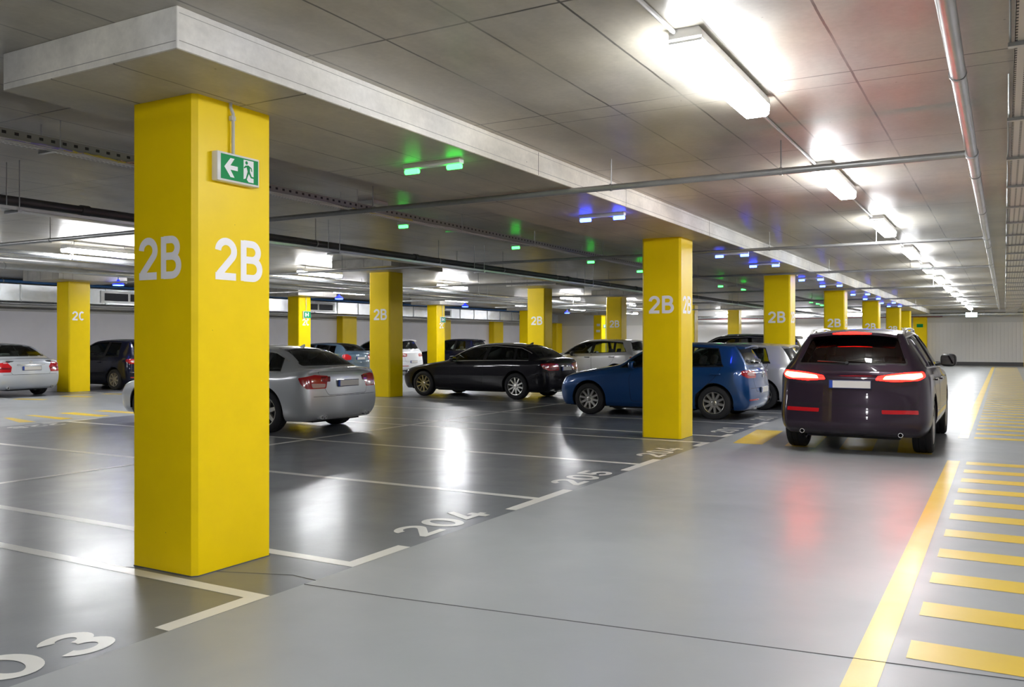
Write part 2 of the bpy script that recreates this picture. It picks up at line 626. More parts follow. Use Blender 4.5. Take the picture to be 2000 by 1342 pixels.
def grow(poly, d):
    """offset a convex-ish outline outwards by d"""
    n = len(poly); out = []
    A = sum(poly[i][0] * poly[(i + 1) % n][1] - poly[(i + 1) % n][0] * poly[i][1] for i in range(n))
    s = 1 if A > 0 else -1
    for i in range(n):
        p0, p1, p2 = Vector(poly[i - 1]), Vector(poly[i]), Vector(poly[(i + 1) % n])
        e1, e2 = (p1 - p0), (p2 - p1)
        if e1.length < 1e-6 or e2.length < 1e-6:
            out.append(tuple(p1)); continue
        e1.normalize(); e2.normalize()
        n1 = Vector((e1.y, -e1.x)) * s; n2 = Vector((e2.y, -e2.x)) * s
        m = n1 + n2
        if m.length < 1e-6: m = n1
        m.normalize()
        k = d / max(.5, m.dot(n1))
        out.append(tuple(p1 + m * k))
    return out

def rounded(poly, r, seg=4):
    """round the corners of an outline"""
    out = []; n = len(poly)
    rr = r if isinstance(r, (list, tuple)) else [r] * n
    for i in range(n):
        p0, p1, p2 = Vector(poly[i - 1]), Vector(poly[i]), Vector(poly[(i + 1) % n])
        a, b = p0 - p1, p2 - p1
        q = min(rr[i], a.length * .45, b.length * .45)
        if q < 1e-4: out.append(tuple(p1)); continue
        A, B = p1 + a.normalized() * q, p1 + b.normalized() * q
        for t in range(seg + 1):
            t /= seg
            out.append(tuple((A * (1 - t) ** 2) + p1 * (2 * t * (1 - t)) + B * t * t))
    return out

def wheel(parent, x, y, R, width, side, style, MT, steer=0.0):
    """tyre, rim, spokes, hub; side=+1 outer face towards +y"""
    g = bpy.data.objects.new('wheel', None); g.empty_display_size = .1
    link(g, parent); g.location = (x, y, R); g.rotation_euler = (0, 0, steer)
    key = (round(R, 3), round(width, 3), side, style['n'], style.get('w'), style.get('twin'), style['mat'].name, style.get('rim'))
    cache = WHEELS.setdefault(key, {})
    if not cache:
        rr = R * style.get('rim', .66)
        h = width / 2
        bm = new_bm()
        prof = [(-h * .86, rr), (-h, rr + (R - rr) * .25), (-h, R - .035), (-h * .9, R - .012), (-h * .72, R), (-h * .35, R), (-h * .33, R - .007), (-h * .27, R - .007), (-h * .25, R), (h * .25, R), (h * .27, R - .007), (h * .33, R - .007), (h * .35, R), (h * .72, R), (h * .9, R - .012), (h, R - .035), (h, rr + (R - rr) * .25), (h * .86, rr)]
        lathe(bm, prof, 40)
        cache['tyre'] = bm
        bm2 = new_bm()
        s = side
        rim = [(-s * h * .8, rr), (-s * h * .8, rr * .9), (s * h * .35, rr * .86), (s * h * .80, rr * .93), (s * h * .92, rr * .945), (s * h * .94, rr * .985), (s * h * .86, rr * 1.0)]
        lathe(bm2, rim, 40)
        bmesh.ops.recalc_face_normals(bm2, faces=bm2.faces[:])
        cache['rim'] = bm2
        bm3 = new_bm()
        n = style['n']; sw = style.get('w', .035); tw = style.get('twin', 0)
        for q in range(n):
            a0 = 2 * math.pi * q / n + .2
            for da in ((-tw, tw) if tw else (0,)):
                a = a0 + da
                ca, sa = math.cos(a), math.sin(a)
                def P(r, l, d):
                    aa = a - da * .55 * (1 - r / rr)
                    ca, sa = math.cos(aa), math.sin(aa)
                    return (ca * r - sa * l, s * d, sa * r + ca * l)
                r0, r1 = rr * .16, rr * .95
                w0, w1 = sw * style.get('w0', .75), sw * style.get('w1', .55)
                o0, o1 = h * .78, h * .88
                vs = [bm3.verts.new(P(r0, -w0, o0)), bm3.verts.new(P(r0, w0, o0)), bm3.verts.new(P(r1, w1, o1)), bm3.verts.new(P(r1, -w1, o1)),
                      bm3.verts.new(P(r0, -w0 * 1.3, o0 - .04)), bm3.verts.new(P(r0, w0 * 1.3, o0 - .04)), bm3.verts.new(P(r1, w1 * 1.4, o1 - .035)), bm3.verts.new(P(r1, -w1 * 1.4, o1 - .035))]
                for f in ((0, 1, 2, 3), (1, 5, 6, 2), (0, 3, 7, 4), (3, 2, 6, 7), (0, 4, 5, 1)):
                    bm3.faces.new([vs[i] for i in f])
        lathe(bm3, [(s * (h * .55), rr * .26), (s * (h * .80), rr * .24), (s * (h * .86), rr * .17), (s * (h * .84), rr * .01)], 20)
        bmesh.ops.recalc_face_normals(bm3, faces=bm3.faces[:])
        cache['spokes'] = bm3
        bm4 = new_bm()
        lathe(bm4, [(s * h * .30, rr * .86), (s * h * .30, .01)], 24)
        lathe(bm4, [(s * h * .42, rr * .70), (s * h * .42, rr * .3)], 24)
        cache['disc'] = bm4
        for k in list(cache):
            me = bpy.data.meshes.new(k)
            cache[k].normal_update()
            cache[k].to_mesh(me); cache[k].free()
            me.materials.append({'tyre': MT['tyre'], 'rim': style['mat'], 'spokes': style['mat'], 'disc': MT['dark']}[k])
            me.polygons.foreach_set('use_smooth', [True] * len(me.polygons))
            me.set_sharp_from_angle(angle=math.radians(30))
            cache[k] = me
    for nm, k in (('tyre', 'tyre'), ('rim', 'rim'), ('spokes', 'spokes'), ('brake_disc', 'disc')):
        link(bpy.data.objects.new(nm, cache[k]), g)
    return g

WHEELS = {}

def seat_bm(x, y, w, h0, back, zb):
    bm = new_bm()
    box(bm, x - .05, x + .48, y - w / 2, y + w / 2, h0, h0 + .16, bevel=.04)
    M = Matrix.Translation((x, y, h0 + .08)) @ Matrix.Rotation(math.radians(-16), 4, 'Y')
    box(bm, -.13, .0, -w / 2, w / 2, 0, back, bevel=.045, M=M)
    if w < .8:
        box(bm, -.12, -.02, -.12, .12, back + .03, back + .21, bevel=.035, M=M)
    else:
        for q in (-1, 1):
            box(bm, -.12, -.03, q * w * .3 - .12, q * w * .3 + .12, back + .01, back + .15, bevel=.03, M=M)
    return bm

def build_car(name, c, loc, rz, label, MT, cat='car'):
    root = empty(name, loc, rz, label, cat)
    outer, S, side = build_outer(c)
    skin = Skin(outer)
    WB, hw, R = c['WB'], c['hw'], c['R']
    N, T = WB + c['fo'], -c['ro']
    paint = c['paint']
    # reference lines on the flank
    rail = sorted([(side(i, 7)[0], side(i, 7)[2]) for i in range(5, 12)])
    belt = sorted([(side(i, 5)[0], side(i, 5)[2]) for i in range(1, 14)])
    zr = lambda x: float(np.interp(x, [p[0] for p in rail], [p[1] for p in rail]))
    zb = lambda x: float(np.interp(x, [p[0] for p in belt], [p[1] for p in belt]))
    up, lo = c.get('dlo_up', .055), c.get('dlo_lo', .035)
    def window(x0b, x0t, x1b, x1t, r=.02):
        """side window between a front edge (x0 bottom/top) and a rear edge (x1), clipped by belt and rail"""
        n = 14
        low = [(x1b + (x0b - x1b) * i / n) for i in range(n + 1)]
        topx = [(x0t + (x1t - x0t) * i / n) for i in range(n + 1)]
        P = [(x, zb(x) + lo) for x in low]
        Q = [(x, zr(x) - up) for x in topx]
        Q = [q for q in Q if q[1] > zb(q[0]) + lo + .012]
        return P + Q
    xa = max(p[0] for p in rail)
    while zr(xa) - up < zb(xa) + lo + .015: xa -= .01
    wins = [window(*[xa if q == 'A' else q for q in w]) for w in c['windows']]
    c['xa'] = xa
    # ---- shell with its openings
    shell = new_bm(); shell.from_mesh(outer)
    for w in wins:
        for q in (1, -1):
            cut_open(shell, w, 0, 2, lambda f, q=q: f.normal.y * q > .15 and f.calc_center_median().y * q > .3)
    fr, re_ = c['wind'], c['rearglass']    # (zb, yb, zt, yt, bend) lower/upper
    def screen(q):
        z0, y0, z1, y1, b0, b1 = q
        P = [(-y0, z0)] + [(y0 * t, z0 - b0 * (1 - t * t)) for t in (-.5, 0, .5)] + [(y0, z0)]
        P += [(y1, z1)] + [(y1 * t, z1 + b1 * (1 - t * t)) for t in (.5, 0, -.5)] + [(-y1, z1)]
        return rounded(P, .03, 3)
    WS, RG = screen(fr), screen(re_)
    x0, x1 = (c['x_cowl'] + c['x_head']) / 2 - .95, c['x_cowl'] + .4
    cut_open(shell, WS, 1, 2, lambda f: f.normal.x > .1 and x0 < f.calc_center_median().x < x1)
    cut_open(shell, RG, 1, 2, lambda f: f.normal.x < -.08 and f.calc_center_median().x < c['rg_in'])
    for x in (0, WB):
        for s in (1, -1):
            ra = R + c.get('arch', .055)
            poly = [(x - ra * .99, -.2), (x + ra * .99, -.2)]
            for q in range(21):
                a = -.12 + (math.pi + .24) * q / 20
                poly.append((x + ra * math.cos(a), R + .01 + ra * math.sin(a)))
            cut_open(shell, poly, 0, 2, lambda f, s=s: f.calc_center_median().y * s > hw - .34)
    sh = bpy.data.meshes.new('shell')
    shell.to_mesh(sh); shell.free()
    sh.materials.append(paint); sh.materials.append(MT['interior'])
    so = bpy.data.objects.new('shell', sh); COL.objects.link(so)
    m = so.modifiers.new('t', 'SOLIDIFY'); m.thickness = .02; m.offset = -1; m.material_offset = 1; m.material_offset_rim = 0
    body = eval_mesh(so)
    body.name = 'body_shell'
    bpy.data.objects.remove(so)
    skin_normals(body, skin, .003)
    mesh_obj('body_shell', body, root)
    gm = c.get('glass', MT['glass'])
    for w in wins:
        for s in (1, -1):
            bm = patch(skin, w, 'y', s, off=-.010, step=.06)
            skin_part('side_window', skin, bm, gm, root)
            if c.get('chrome') and False: pass
            # dark rubber frame around the pane
            fr_ = frame_bm(skin, w, 'y', s, .012, .002)
            skin_part('window_trim', skin, fr_, c.get('trimmat', MT['rubber']), root)
    skin_part('windscreen', skin, patch(skin, WS, 'x', 1, off=-.008, step=.06), c.get('fglass', gm), root)
    skin_part('rear_window', skin, patch(skin, RG, 'x', -1, off=-.008, step=.06), c.get('rglass', gm), root)
    skin_part('window_trim', skin, frame_bm(skin, RG, 'x', -1, .018, .002), MT['rubber'], root)
    skin_part('window_trim', skin, frame_bm(skin, WS, 'x', 1, .018, .002), MT['rubber'], root)
    # pillars between side windows darkened
    for q in c.get('pillars', ()):
        for s in (1, -1):
            xb0, xb1, xt0, xt1 = q
            P = [(xb0, zb(xb0) + lo - .008), (xb1, zb(xb1) + lo - .008), (xt1, zr(xt1) - up + .008), (xt0, zr(xt0) - up + .008)]
            skin_part('pillar_cover', skin, patch(skin, P, 'y', s, off=.0035, thick=.004, step=.08), MT['rubber'], root)
    # chrome line round the side glass
    if c.get('chrome'):
        x0, x1 = c['chrome']
        n = 26
        xs = [x0 + (x1 - x0) * i / n for i in range(n + 1)]
        lower = [(x, zb(x) + lo - .012) for x in xs]
        upper = [(x, max(zr(x) - up + .010, zb(x) + lo - .012)) for x in xs]
        for s in (1, -1):
            for line in (lower, upper):
                skin_part('chrome_strip', skin, ribbon(skin, line, 'y', s, .0075, .005), MT['chrome'], root)
    # ---- doors and their gaps
    for d in c.get('doors', ()):
        poly = rounded([(px, (zb(px) + lo - .02) if pz is None else pz) for px, pz in d], .05, 4)
        for s in (1, -1):
            skin_part('door_gap', skin, patch(skin, grow(poly, .006), 'y', s, off=.0006, step=.06), MT['gap'], root)
            skin_part('door', skin, patch(skin, poly, 'y', s, off=.0016, thick=.001, step=.06), paint, root)
    for (hx, hz) in c.get('handles', ()):
        for s in (1, -1):
            p, nn = skin.cast((hx, s * 3, hz), (0, -s, 0))
            bm = new_bm()
            box(bm, hx - .10, hx + .10, min(p.y + s * .012, p.y + s * .040), max(p.y + s * .012, p.y + s * .040), hz - .013, hz + .013, bevel=.008)
            for e in (-.085, .085):
                box(bm, hx + e - .014, hx + e + .014, min(p.y - s * .01, p.y + s * .028), max(p.y - s * .01, p.y + s * .028), hz - .011, hz + .011)
            from_bm('door_handle', bm, c.get('handlemat', paint), root, True)
    # ---- tailgate / boot lid
    if c.get('boot'):
        poly = rounded(c['boot'], .04, 4)
        skin_part('boot_gap', skin, patch(skin, grow(poly, .006), 'x', -1, off=.0006, step=.06), MT['gap'], root)
        skin_part('boot_lid', skin, patch(skin, poly, 'x', -1, off=.0016, thick=.001, step=.06), paint, root)
    # ---- lamps: (name, poly, axis, sign, plane, material)
    for (nm, poly, axis, sg, plane, mt_, off, *r) in c.get('lamps', ()):
        pl = rounded(poly, r[0] if r else .02, 3)
        if axis == 'd':
            for s in (1, -1):
                pp = pl if s > 0 else [(-a, b) for a, b in pl]
                skin_part(nm, skin, patch(skin, pp, 'd', 1, off=off, thick=off + .004, step=.04, plane=(plane[0], s * plane[1], (T if plane[0] < 0 else N), s * .84 * hw)), mt_, root)
        elif axis == 'x2':
            for s in (1, -1):
                pp = pl if s > 0 else [(-a, b) for a, b in pl]
                skin_part(nm, skin, patch(skin, pp, 'x', sg, off=off, thick=off + .004, step=.04), mt_, root)
        elif axis == 'y2':
            for s in (1, -1):
                skin_part(nm, skin, patch(skin, pl, 'y', s, off=off, thick=off + .004, step=.04), mt_, root)
        else:
            skin_part(nm, skin, patch(skin, pl, axis, sg, off=off, thick=off + .004, step=.04), mt_, root)
    # bumper joint round the tail
    zj = c.get('z_joint', .60)
    for nm, zz, ww in (('bumper_gap', zj, .003),):
        pts = [(y, zz) for y in np.linspace(-hw * .80, hw * .80, 25)]
        skin_part(nm, skin, ribbon(skin, pts, 'x', -1, ww, .0025), MT['gap'], root)
    if c.get('grille'):
        for nm, poly in c['grille']:
            skin_part(nm, skin, patch(skin, rounded(poly, .03, 3), 'x', 1, off=.003, step=.06), MT['rubber'], root)
    # ---- plates
    for (sg, pz, tilt) in c.get('plates', ((-1, .8, 0),)):
        p, nn = skin.cast((sg * 6, 0, pz), (-sg, 0, 0))
        g = empty('number_plate', (p.x + sg * .012, 0, pz), parent=root)
        g.rotation_euler = (0, tilt, 0)
        bm = new_bm(); box(bm, -.006, .006, -.26, .26, -.056, .056, bevel=.004); from_bm('plate_frame', bm, c.get('platemat', MT['plateframe']), g)
        x = sg * .0065
        bm = new_bm(); box(bm, min(x, x + sg * .002), max(x, x + sg * .002), -.25 if sg < 0 else -.21, .21 if sg < 0 else .25, -.046, .046); from_bm('plate_field', bm, MT['plate'], g)
        bm = new_bm(); box(bm, min(x, x + sg * .002), max(x, x + sg * .002), -.25 if sg > 0 else .2101, -.2101 if sg > 0 else .25, -.046, .046)
        # the blue band sits at the reader's left
        for v in bm.verts: v.co.y *= 1
        from_bm('plate_band', bm, MT['plateblue'], g)
    # ---- mirrors
    mx, mz = c['mirror']
    ms = c.get('mirror_size', (.075, .12, .078))
    for s in (1, -1):
        p, nn = skin.cast((mx, s * 3, mz), (0, -s, 0))
        bm = new_bm()
        M = Matrix.Translation((mx + .02, p.y + s * (.035 + ms[1]), mz + .055)) @ Matrix.Rotation(s * .12, 4, 'Z')
        r = bmesh.ops.create_uvsphere(bm, u_segments=16, v_segments=10, radius=1)
        for v in r['verts']:
            q = v.co
            e = lambda t: math.copysign(abs(t) ** .6, t)
            v.co = Vector((e(q.x) * ms[0] * (1 if q.x > 0 else .55), e(q.y) * ms[1], e(q.z) * ms[2]))
        bmesh.ops.transform(bm, matrix=M, verts=bm.verts)
        mo = from_bm('wing_mirror', bm, c.get('mirrormat', paint), root, True, 60)
        bm = new_bm(); tube(bm, [(mx + .02, p.y - s * .02, mz - .01), (mx + .02, p.y + s * .09, mz + .03)], .02, 8)
        from_bm('mirror_stalk', bm, MT['rubber'], mo, True)
        bm = new_bm()
        vs = [bm.verts.new((-ms[0] * .57, y, z)) for y, z in rounded([(-ms[1] * .8, -ms[2] * .7), (ms[1] * .8, -ms[2] * .7), (ms[1] * .8, ms[2] * .7), (-ms[1] * .8, ms[2] * .7)], .03)]
        bm.faces.new(vs)
        bmesh.ops.transform(bm, matrix=M, verts=bm.verts)
        from_bm('mirror_glass', bm, MT['mirror'], mo)
    # ---- wheel arch liners, underbody
    for x in (0, WB):
        for s in (1, -1):
            bm = new_bm()
            ra = R + .05
            for q in range(14):
                a0, a1 = math.pi * q / 14 - .15, math.pi * (q + 1) / 14 - .15
                a0, a1 = (math.pi + .3) * q / 14 - .15, (math.pi + .3) * (q + 1) / 14 - .15
                P = lambda a, y: bm.verts.new((x + ra * math.cos(a), y, R + ra * math.sin(a)))
                y0, y1 = s * (hw - .035), s * (hw - .36)
                bm.faces.new((P(a0, y0), P(a1, y0), P(a1, y1), P(a0, y1)))
                bm.faces.new((P(a0, y1), P(a1, y1), bm.verts.new((x, y1, R))))
            bmesh.ops.remove_doubles(bm, verts=bm.verts[:], dist=.0005)
            from_bm('wheel_arch_liner', bm, MT['dark'], root)
    bm = new_bm()
    gcz = c.get('gc', .19)
    box(bm, R + .1, WB - R - .1, -hw * .86, hw * .86, gcz - .03, gcz + .02)
    box(bm, T + .28, WB + c['fo'] - .3, -hw + .38, hw - .38, gcz - .03, gcz + .02)
    tube(bm, [(-.02, -hw + .2, R), (-.02, hw - .2, R)], .035, 8)
    tube(bm, [(WB, -hw + .2, R), (WB, hw - .2, R)], .03, 8)
    from_bm('underbody', bm, MT['dark'], root)
    # ---- wheels
    tw = c.get('tw', .225)
    for x in (0, WB):
        for s in (1, -1):
            wheel(root, x, s * (hw - tw / 2 - .022), R, tw, s, c['wheel'], MT)
    # ---- cabin
    xs = c['x_head'] + .02
    fs = c.get('front_seat_x', xs - .62)
    for s in (1, -1):
        from_bm('front_seat', seat_bm(fs, s * .37, .5, .36, c.get('seatback', .62), 0), MT['seat'], root, True, 50)
    from_bm('rear_seat', seat_bm(fs - .88, 0, 1.24, .38, c.get('seatback', .62) - .03, 0), MT['seat'], root, True, 50)
    bm = new_bm()
    box(bm, xs + .20, c['x_cowl'] + .05, -hw + .14, hw - .14, .62, c['z_belt_f'] - .03, bevel=.03)
    dash = from_bm('dashboard', bm, MT['interior'], root, True)
    bm = new_bm()
    n = 24
    tube(bm, [(xs + .03 + .06 * math.sin(2 * math.pi * q / n), .37 + .185 * math.cos(2 * math.pi * q / n), c['z_belt_f'] - .09 + .165 * math.sin(2 * math.pi * q / n)) for q in range(n + 1)], .014, 6, caps=False)
    tube(bm, [(xs + .03, .37, c['z_belt_f'] - .09), (xs + .22, .37, c['z_belt_f'] - .14)], .03, 8)
    tube(bm, [(xs + .03, .20, c['z_belt_f'] - .09), (xs + .03, .54, c['z_belt_f'] - .09)], .016, 6)
    from_bm('steering_wheel', bm, MT['interior'], root, True)
    if c.get('shelf'):
        x0, x1, z = c['shelf']; z -= .03
        bm = new_bm(); box(bm, x0, x1, -hw + .22, hw - .22, z - .02, z); from_bm('parcel_shelf', bm, MT['interior'], root)
    # ---- small things
    if c.get('fin'):
        x = c['fin']
        p, nn = skin.cast((x, 0, 3), (0, 0, -1)) if False else (skin.bvh.ray_cast(Vector((x, 0, 3)), Vector((0, 0, -1)))[0], None)
        bm = new_bm(); prism(bm, [(x + .09, p.z - .01), (x - .05, p.z - .01), (x - .07, p.z + .045), (x - .045, p.z + .05)], 'y', -.008, .008)
        from_bm('roof_aerial', bm, c.get('finmat', MT['rubber']), root)
    if c.get('exhaust'):
        for (ey, ez) in c['exhaust']:
            bm = new_bm(); lathe(bm, [(T + .07, .030), (T + .30, .030), (T + .30, .024), (T + .07, .024)], 16, 'x', closed=True)
            for v in bm.verts: v.co.y += ey; v.co.z += ez
            from_bm('exhaust_pipe', bm, MT['chrome'], root, True)
    if c.get('rails'):
        x0, x1 = c['rails']
        for s in (1, -1):
            bm = new_bm()
            pts = []
            for q in range(13):
                x = x0 + (x1 - x0) * q / 12
                h = skin.bvh.ray_cast(Vector((x, s * (c['y_roof'] - .02), 3)), Vector((0, 0, -1)))[0]
                pts.append((x, s * (c['y_roof'] - .02), h.z + (.035 if 0 < q < 12 else -.01)))
            tube(bm, pts, .015, 8)
            for q in (3, 9):
                tube(bm, [pts[q], (pts[q][0], pts[q][1], pts[q][2] - .05)], .012, 6)
            from_bm('roof_rail', bm, c.get('railmat', MT['chrome']), root, True)
    if c.get('spoiler'):
        x0, x1, z, w = c['spoiler']
        bm = new_bm()
        prev = None
        n = 16
        for q in range(n + 1):
            y = -w + 2 * w * q / n
            e = 1 - (2 * q / n - 1) ** 2
            h0 = skin.bvh.ray_cast(Vector((x0, y, 3)), Vector((0, 0, -1)))[0].z
            xe = x1 - .05 * e ** .5
            cur = [bm.verts.new(p) for p in ((x0, y, h0 - .01), (x0 - .03, y, h0 + .006), (xe, y, h0 - z * .6), (xe + .004, y, h0 - z - .02), (x0 - .10, y, h0 - .06))]
            if prev:
                for k in range(5): bm.faces.new((prev[k], prev[(k + 1) % 5], cur[(k + 1) % 5], cur[k]))
            else: bm.faces.new(cur)
            prev = cur
        bm.faces.new(prev[::-1])
        bmesh.ops.recalc_face_normals(bm, faces=bm.faces[:])
        sp = from_bm('roof_spoiler', bm, paint, root, True, 30)
        if c.get('high_lamp'):
            hw_, mt_ = c['high_lamp']
            bm = new_bm()
            prev = None
            for q in range(9):
                y = -hw_ + 2 * hw_ * q / 8
                e = 1 - (y / w) ** 2
                h0 = skin.bvh.ray_cast(Vector((x0, y, 3)), Vector((0, 0, -1)))[0].z
                xe = x1 - .05 * e ** .5 - .006
                t = .014 * (1 - abs(2 * q / 8 - 1) ** 3) + .003
                cz = h0 - z * .8 - .008
                cur = [bm.verts.new(p) for p in ((xe, y, cz + t), (xe, y, cz - t), (xe + .015, y, cz - t), (xe + .015, y, cz + t))]
                if prev:
                    for k in range(4): bm.faces.new((prev[k], prev[(k + 1) % 4], cur[(k + 1) % 4], cur[k]))
                else: bm.faces.new(cur)
                prev = cur
            bm.faces.new(prev[::-1])
            bmesh.ops.recalc_face_normals(bm, faces=bm.faces[:])
            from_bm('high_brake_lamp', bm, mt_, sp)
    if c.get('wiper'):
        y0, z0, y1, z1 = c['wiper']
        p0, n0 = skin.cast((-6, y0, z0), (1, 0, 0)); p1, n1 = skin.cast((-6, y1, z1), (1, 0, 0))
        pm, nm_ = skin.cast((-6, (y0 + y1) / 2, (z0 + z1) / 2), (1, 0, 0))
        bm = new_bm(); tube(bm, [p0 + n0 * .03, pm + nm_ * .03, p1 + n1 * .018], .009, 6)
        tube(bm, [p0 - n0 * .01, p0 + n0 * .04], .022, 8)
        from_bm('rear_wiper', bm, MT['rubber'], root, True)
    if c.get('badge'):
        kind, bz, br_ = c['badge']
        p, nn = skin.cast((-6, 0, bz), (1, 0, 0))
        bm = new_bm()
        n = 20
        ring = [(0, br_ * math.cos(2 * math.pi * q / n), br_ * math.sin(2 * math.pi * q / n)) for q in range(n + 1)]
        tube(bm, ring, .005, 6, caps=False)
        if kind == 'star':
            for a in (90, 210, 330):
                tube(bm, [(0, 0, 0), (0, br_ * math.cos(math.radians(a)), br_ * math.sin(math.radians(a)))], .004, 5)
        elif kind == 'disc':
            for pts in (((-.6, .6), (0, -.75), (.6, .6)), ((-.28, .85), (0, .15), (.28, .85))):
                tube(bm, [(0, a * br_, b * br_) for a, b in pts], .005, 5)
        b = from_bm('badge', bm, MT['chrome'], root, True)
        b.location = p + nn * .008
    return root, skin

def frame_bm(skin, poly, axis, s, w, off):
    """a thin frame along the outline of a pane"""
    n = len(poly)
    out = grow(poly, w)
    inn = grow(poly, -.006)
    bm = new_bm()
    def proj(p):
        a, b = p
        if axis == 'y': q, nn = skin.cast((a, s * 3, b), (0, -s, 0))
        else: q, nn = skin.cast((s * 6, a, b), (-s, 0, 0))
        return bm.verts.new(q + nn * off)
    A = [proj(p) for p in inn]; B = [proj(p) for p in out]
    for i in range(n):
        try: bm.faces.new((A[i], A[(i + 1) % n], B[(i + 1) % n], B[i]))
        except ValueError: pass
    fix_orient(bm, skin)
    return bm

def ribbon(skin, line, axis, s, w, off):
    bm = new_bm()
    prev = None
    for i, p in enumerate(line):
        a, b = p
        d = Vector(line[min(i + 1, len(line) - 1)]) - Vector(line[max(i - 1, 0)])
        d.normalize(); nn2 = Vector((-d.y, d.x)) * w
        cur = []
        for k in (-1, 1):
            u, v = a + nn2.x * k, b + nn2.y * k
            if axis == 'y': q, nn = skin.cast((u, s * 3, v), (0, -s, 0))
            else: q, nn = skin.cast((s * 6, u, v), (-s, 0, 0))
            cur.append(bm.verts.new(q + nn * off))
        if prev: bm.faces.new((prev[0], cur[0], cur[1], prev[1]))
        prev = cur
    fix_orient(bm, skin)
    return bm

def fix_orient(bm, skin):
    bm.normal_update()
    t = 0
    for f in bm.faces:
        p, n, d = skin.near(f.calc_center_median())
        t += f.normal.dot(n)
    if t < 0: bmesh.ops.reverse_faces(bm, faces=bm.faces[:])
# ------------------------------------------------------------------ car materials and shapes
def car_materials():
    MT = {}
    MT['tyre'] = mat('tyre_rubber', (.018, .018, .02), .75, bump=(60, .3, .002))
    MT['rubber'] = mat('black_trim', (.012, .012, .013), .35)
    MT['gap'] = mat('panel_gap', (.008, .008, .009), .8)
    MT['dark'] = mat('underbody_black', (.012, .012, .013), .85)
    MT['interior'] = mat('cabin_grey', (.07, .07, .072), .8)
    MT['seat'] = mat('seat_fabric', (.09, .09, .095), .85, noise=(40, .3))
    MT['seat_tan'] = mat('seat_leather', (.20, .17, .13), .55)
    MT['chrome'] = mat('chrome', (.80, .80, .80), .22, .75)
    MT['alloy'] = mat('alloy_silver', (.62, .61, .58), .28, .9)
    MT['alloy_warm'] = mat('alloy_aged', (.55, .52, .45), .32, .85)
    MT['plate'] = mat('plate_white', (.62, .60, .57), .4)
    MT['plateblue'] = mat('plate_blue', (.02, .06, .35), .4)
    MT['plateframe'] = mat('plate_holder', (.02, .03, .10), .4)
    MT['mirror'] = mat('mirror_silver', (.8, .8, .82), .03, 1.0)
    MT['glass'] = glass_mat('car_glass', (.72, .80, .75))
    MT['glass_dark'] = glass_mat('car_glass_dark', (.20, .20, .21))
    MT['lamp_red'] = mat('lamp_red', (.42, .008, .012), .12, coat=1.0)
    MT['lamp_dark'] = mat('lamp_dark_red', (.16, .006, .01), .12, coat=1.0)
    MT['lamp_clear'] = mat('lamp_clear', (.55, .35, .33), .12, coat=1.0)
    MT['brake'] = mat('brake_lamp_lit', (.6, .01, .01), .2, emit=(1, .003, .002), estr=7)
    MT['brake_core'] = mat('brake_lamp_core', (.9, .5, .4), .2, emit=(1, .13, .035), estr=9)
    MT['lamp_head'] = mat('lamp_head', (.45, .47, .5), .1, .6, coat=1.0)
    return MT

def paint(name, col, metal=.0, rough=.3, flake=0):
    dark = max(col) < .05
    return mat(name, col, rough, metal, coat=.7 if dark else 1.0, coat_rough=.02, spec=.1 if dark else .5)

GR = [('grille', [(-.30, .50), (.30, .50), (.36, .66), (-.36, .66)]), ('lower_intake', [(-.62, .28), (.62, .28), (.58, .38), (-.58, .38)])]

def spec_big_saloon(MT, P):      # long silver saloon
    WB, T = 2.944, -1.0
    return dict(WB=WB, fo=.95, ro=1.0, hw=.947, H=1.444, R=.345, gc=.20, z_nose=.68, z_cowl=.955, z_belt_f=.925, z_belt_r=.965,
        z_belt_d=.975, x_cowl=2.28, x_head=1.40, x_roofr=.04, x_deck=-.54, z_deck=1.055, z_tail=1.04, y_roof=.56, y_deck=.72, roof_drop=.055, paint=P, grille=GR,
        bl_bulge=.045,
        windows=[('A', 'A', 1.02, .98), (.94, .90, .10, .16), (.04, .10, -.28, -.18)],
        pillars=[(.93, 1.03, .89, .99), (.03, .11, .09, .17)],
        wind=(1.03, .66, 1.335, .50, .02, .03), rearglass=(1.10, .60, 1.345, .46, .0, .02), rg_in=-.02,
        doors=[[(2.03, .30), (2.06, .75), (1.98, None), (1.02, None), (1.0, .30)], [(.985, .30), (.99, None), (.06, None), (.12, .80), (.42, .42), (.46, .30)]],
        handles=[(1.16, .80), (.20, .82)], chrome=(-.32, 1.93),
        boot=[(-.60, .985), (-.56, .80), (-.46, .62), (.46, .62), (.56, .80), (.60, .985)],
        lamps=[('tail_lamp', [(-.20, .725), (-.24, .925), (.0, .945), (.26, .90), (.22, .80), (.14, .725)], 'd', 1, (-.80, .60), MT['lamp_red'], .004, .02),
               ('lamp_inner', [(.40, .83), (.385, .915), (.575, .915), (.565, .83)], 'x2', -1, None, MT['lamp_dark'], .004, .015),
               ('lamp_reflector', [(-.18, .74), (-.19, .80), (.06, .81), (.04, .74)], 'd', 1, (-.80, .60), MT['lamp_clear'], .006, .02),
               ('head_lamp', [(-.20, .56), (-.22, .64), (.12, .72), (.22, .72), (.05, .58)], 'd', 1, (.80, .60), MT['lamp_head'], .004, .03)],
        plates=[(-1, .80, 0)], mirror=(1.86, .95), mirrormat=P, exhaust=[(.58, .262), (-.58, .262), (.49, .262), (-.49, .262)],
        wheel=dict(n=7, w=.05, mat=MT['alloy_warm'], rim=.70, twin=.0), shelf=(-.45, .1, .98), fin=.05, finmat=P)

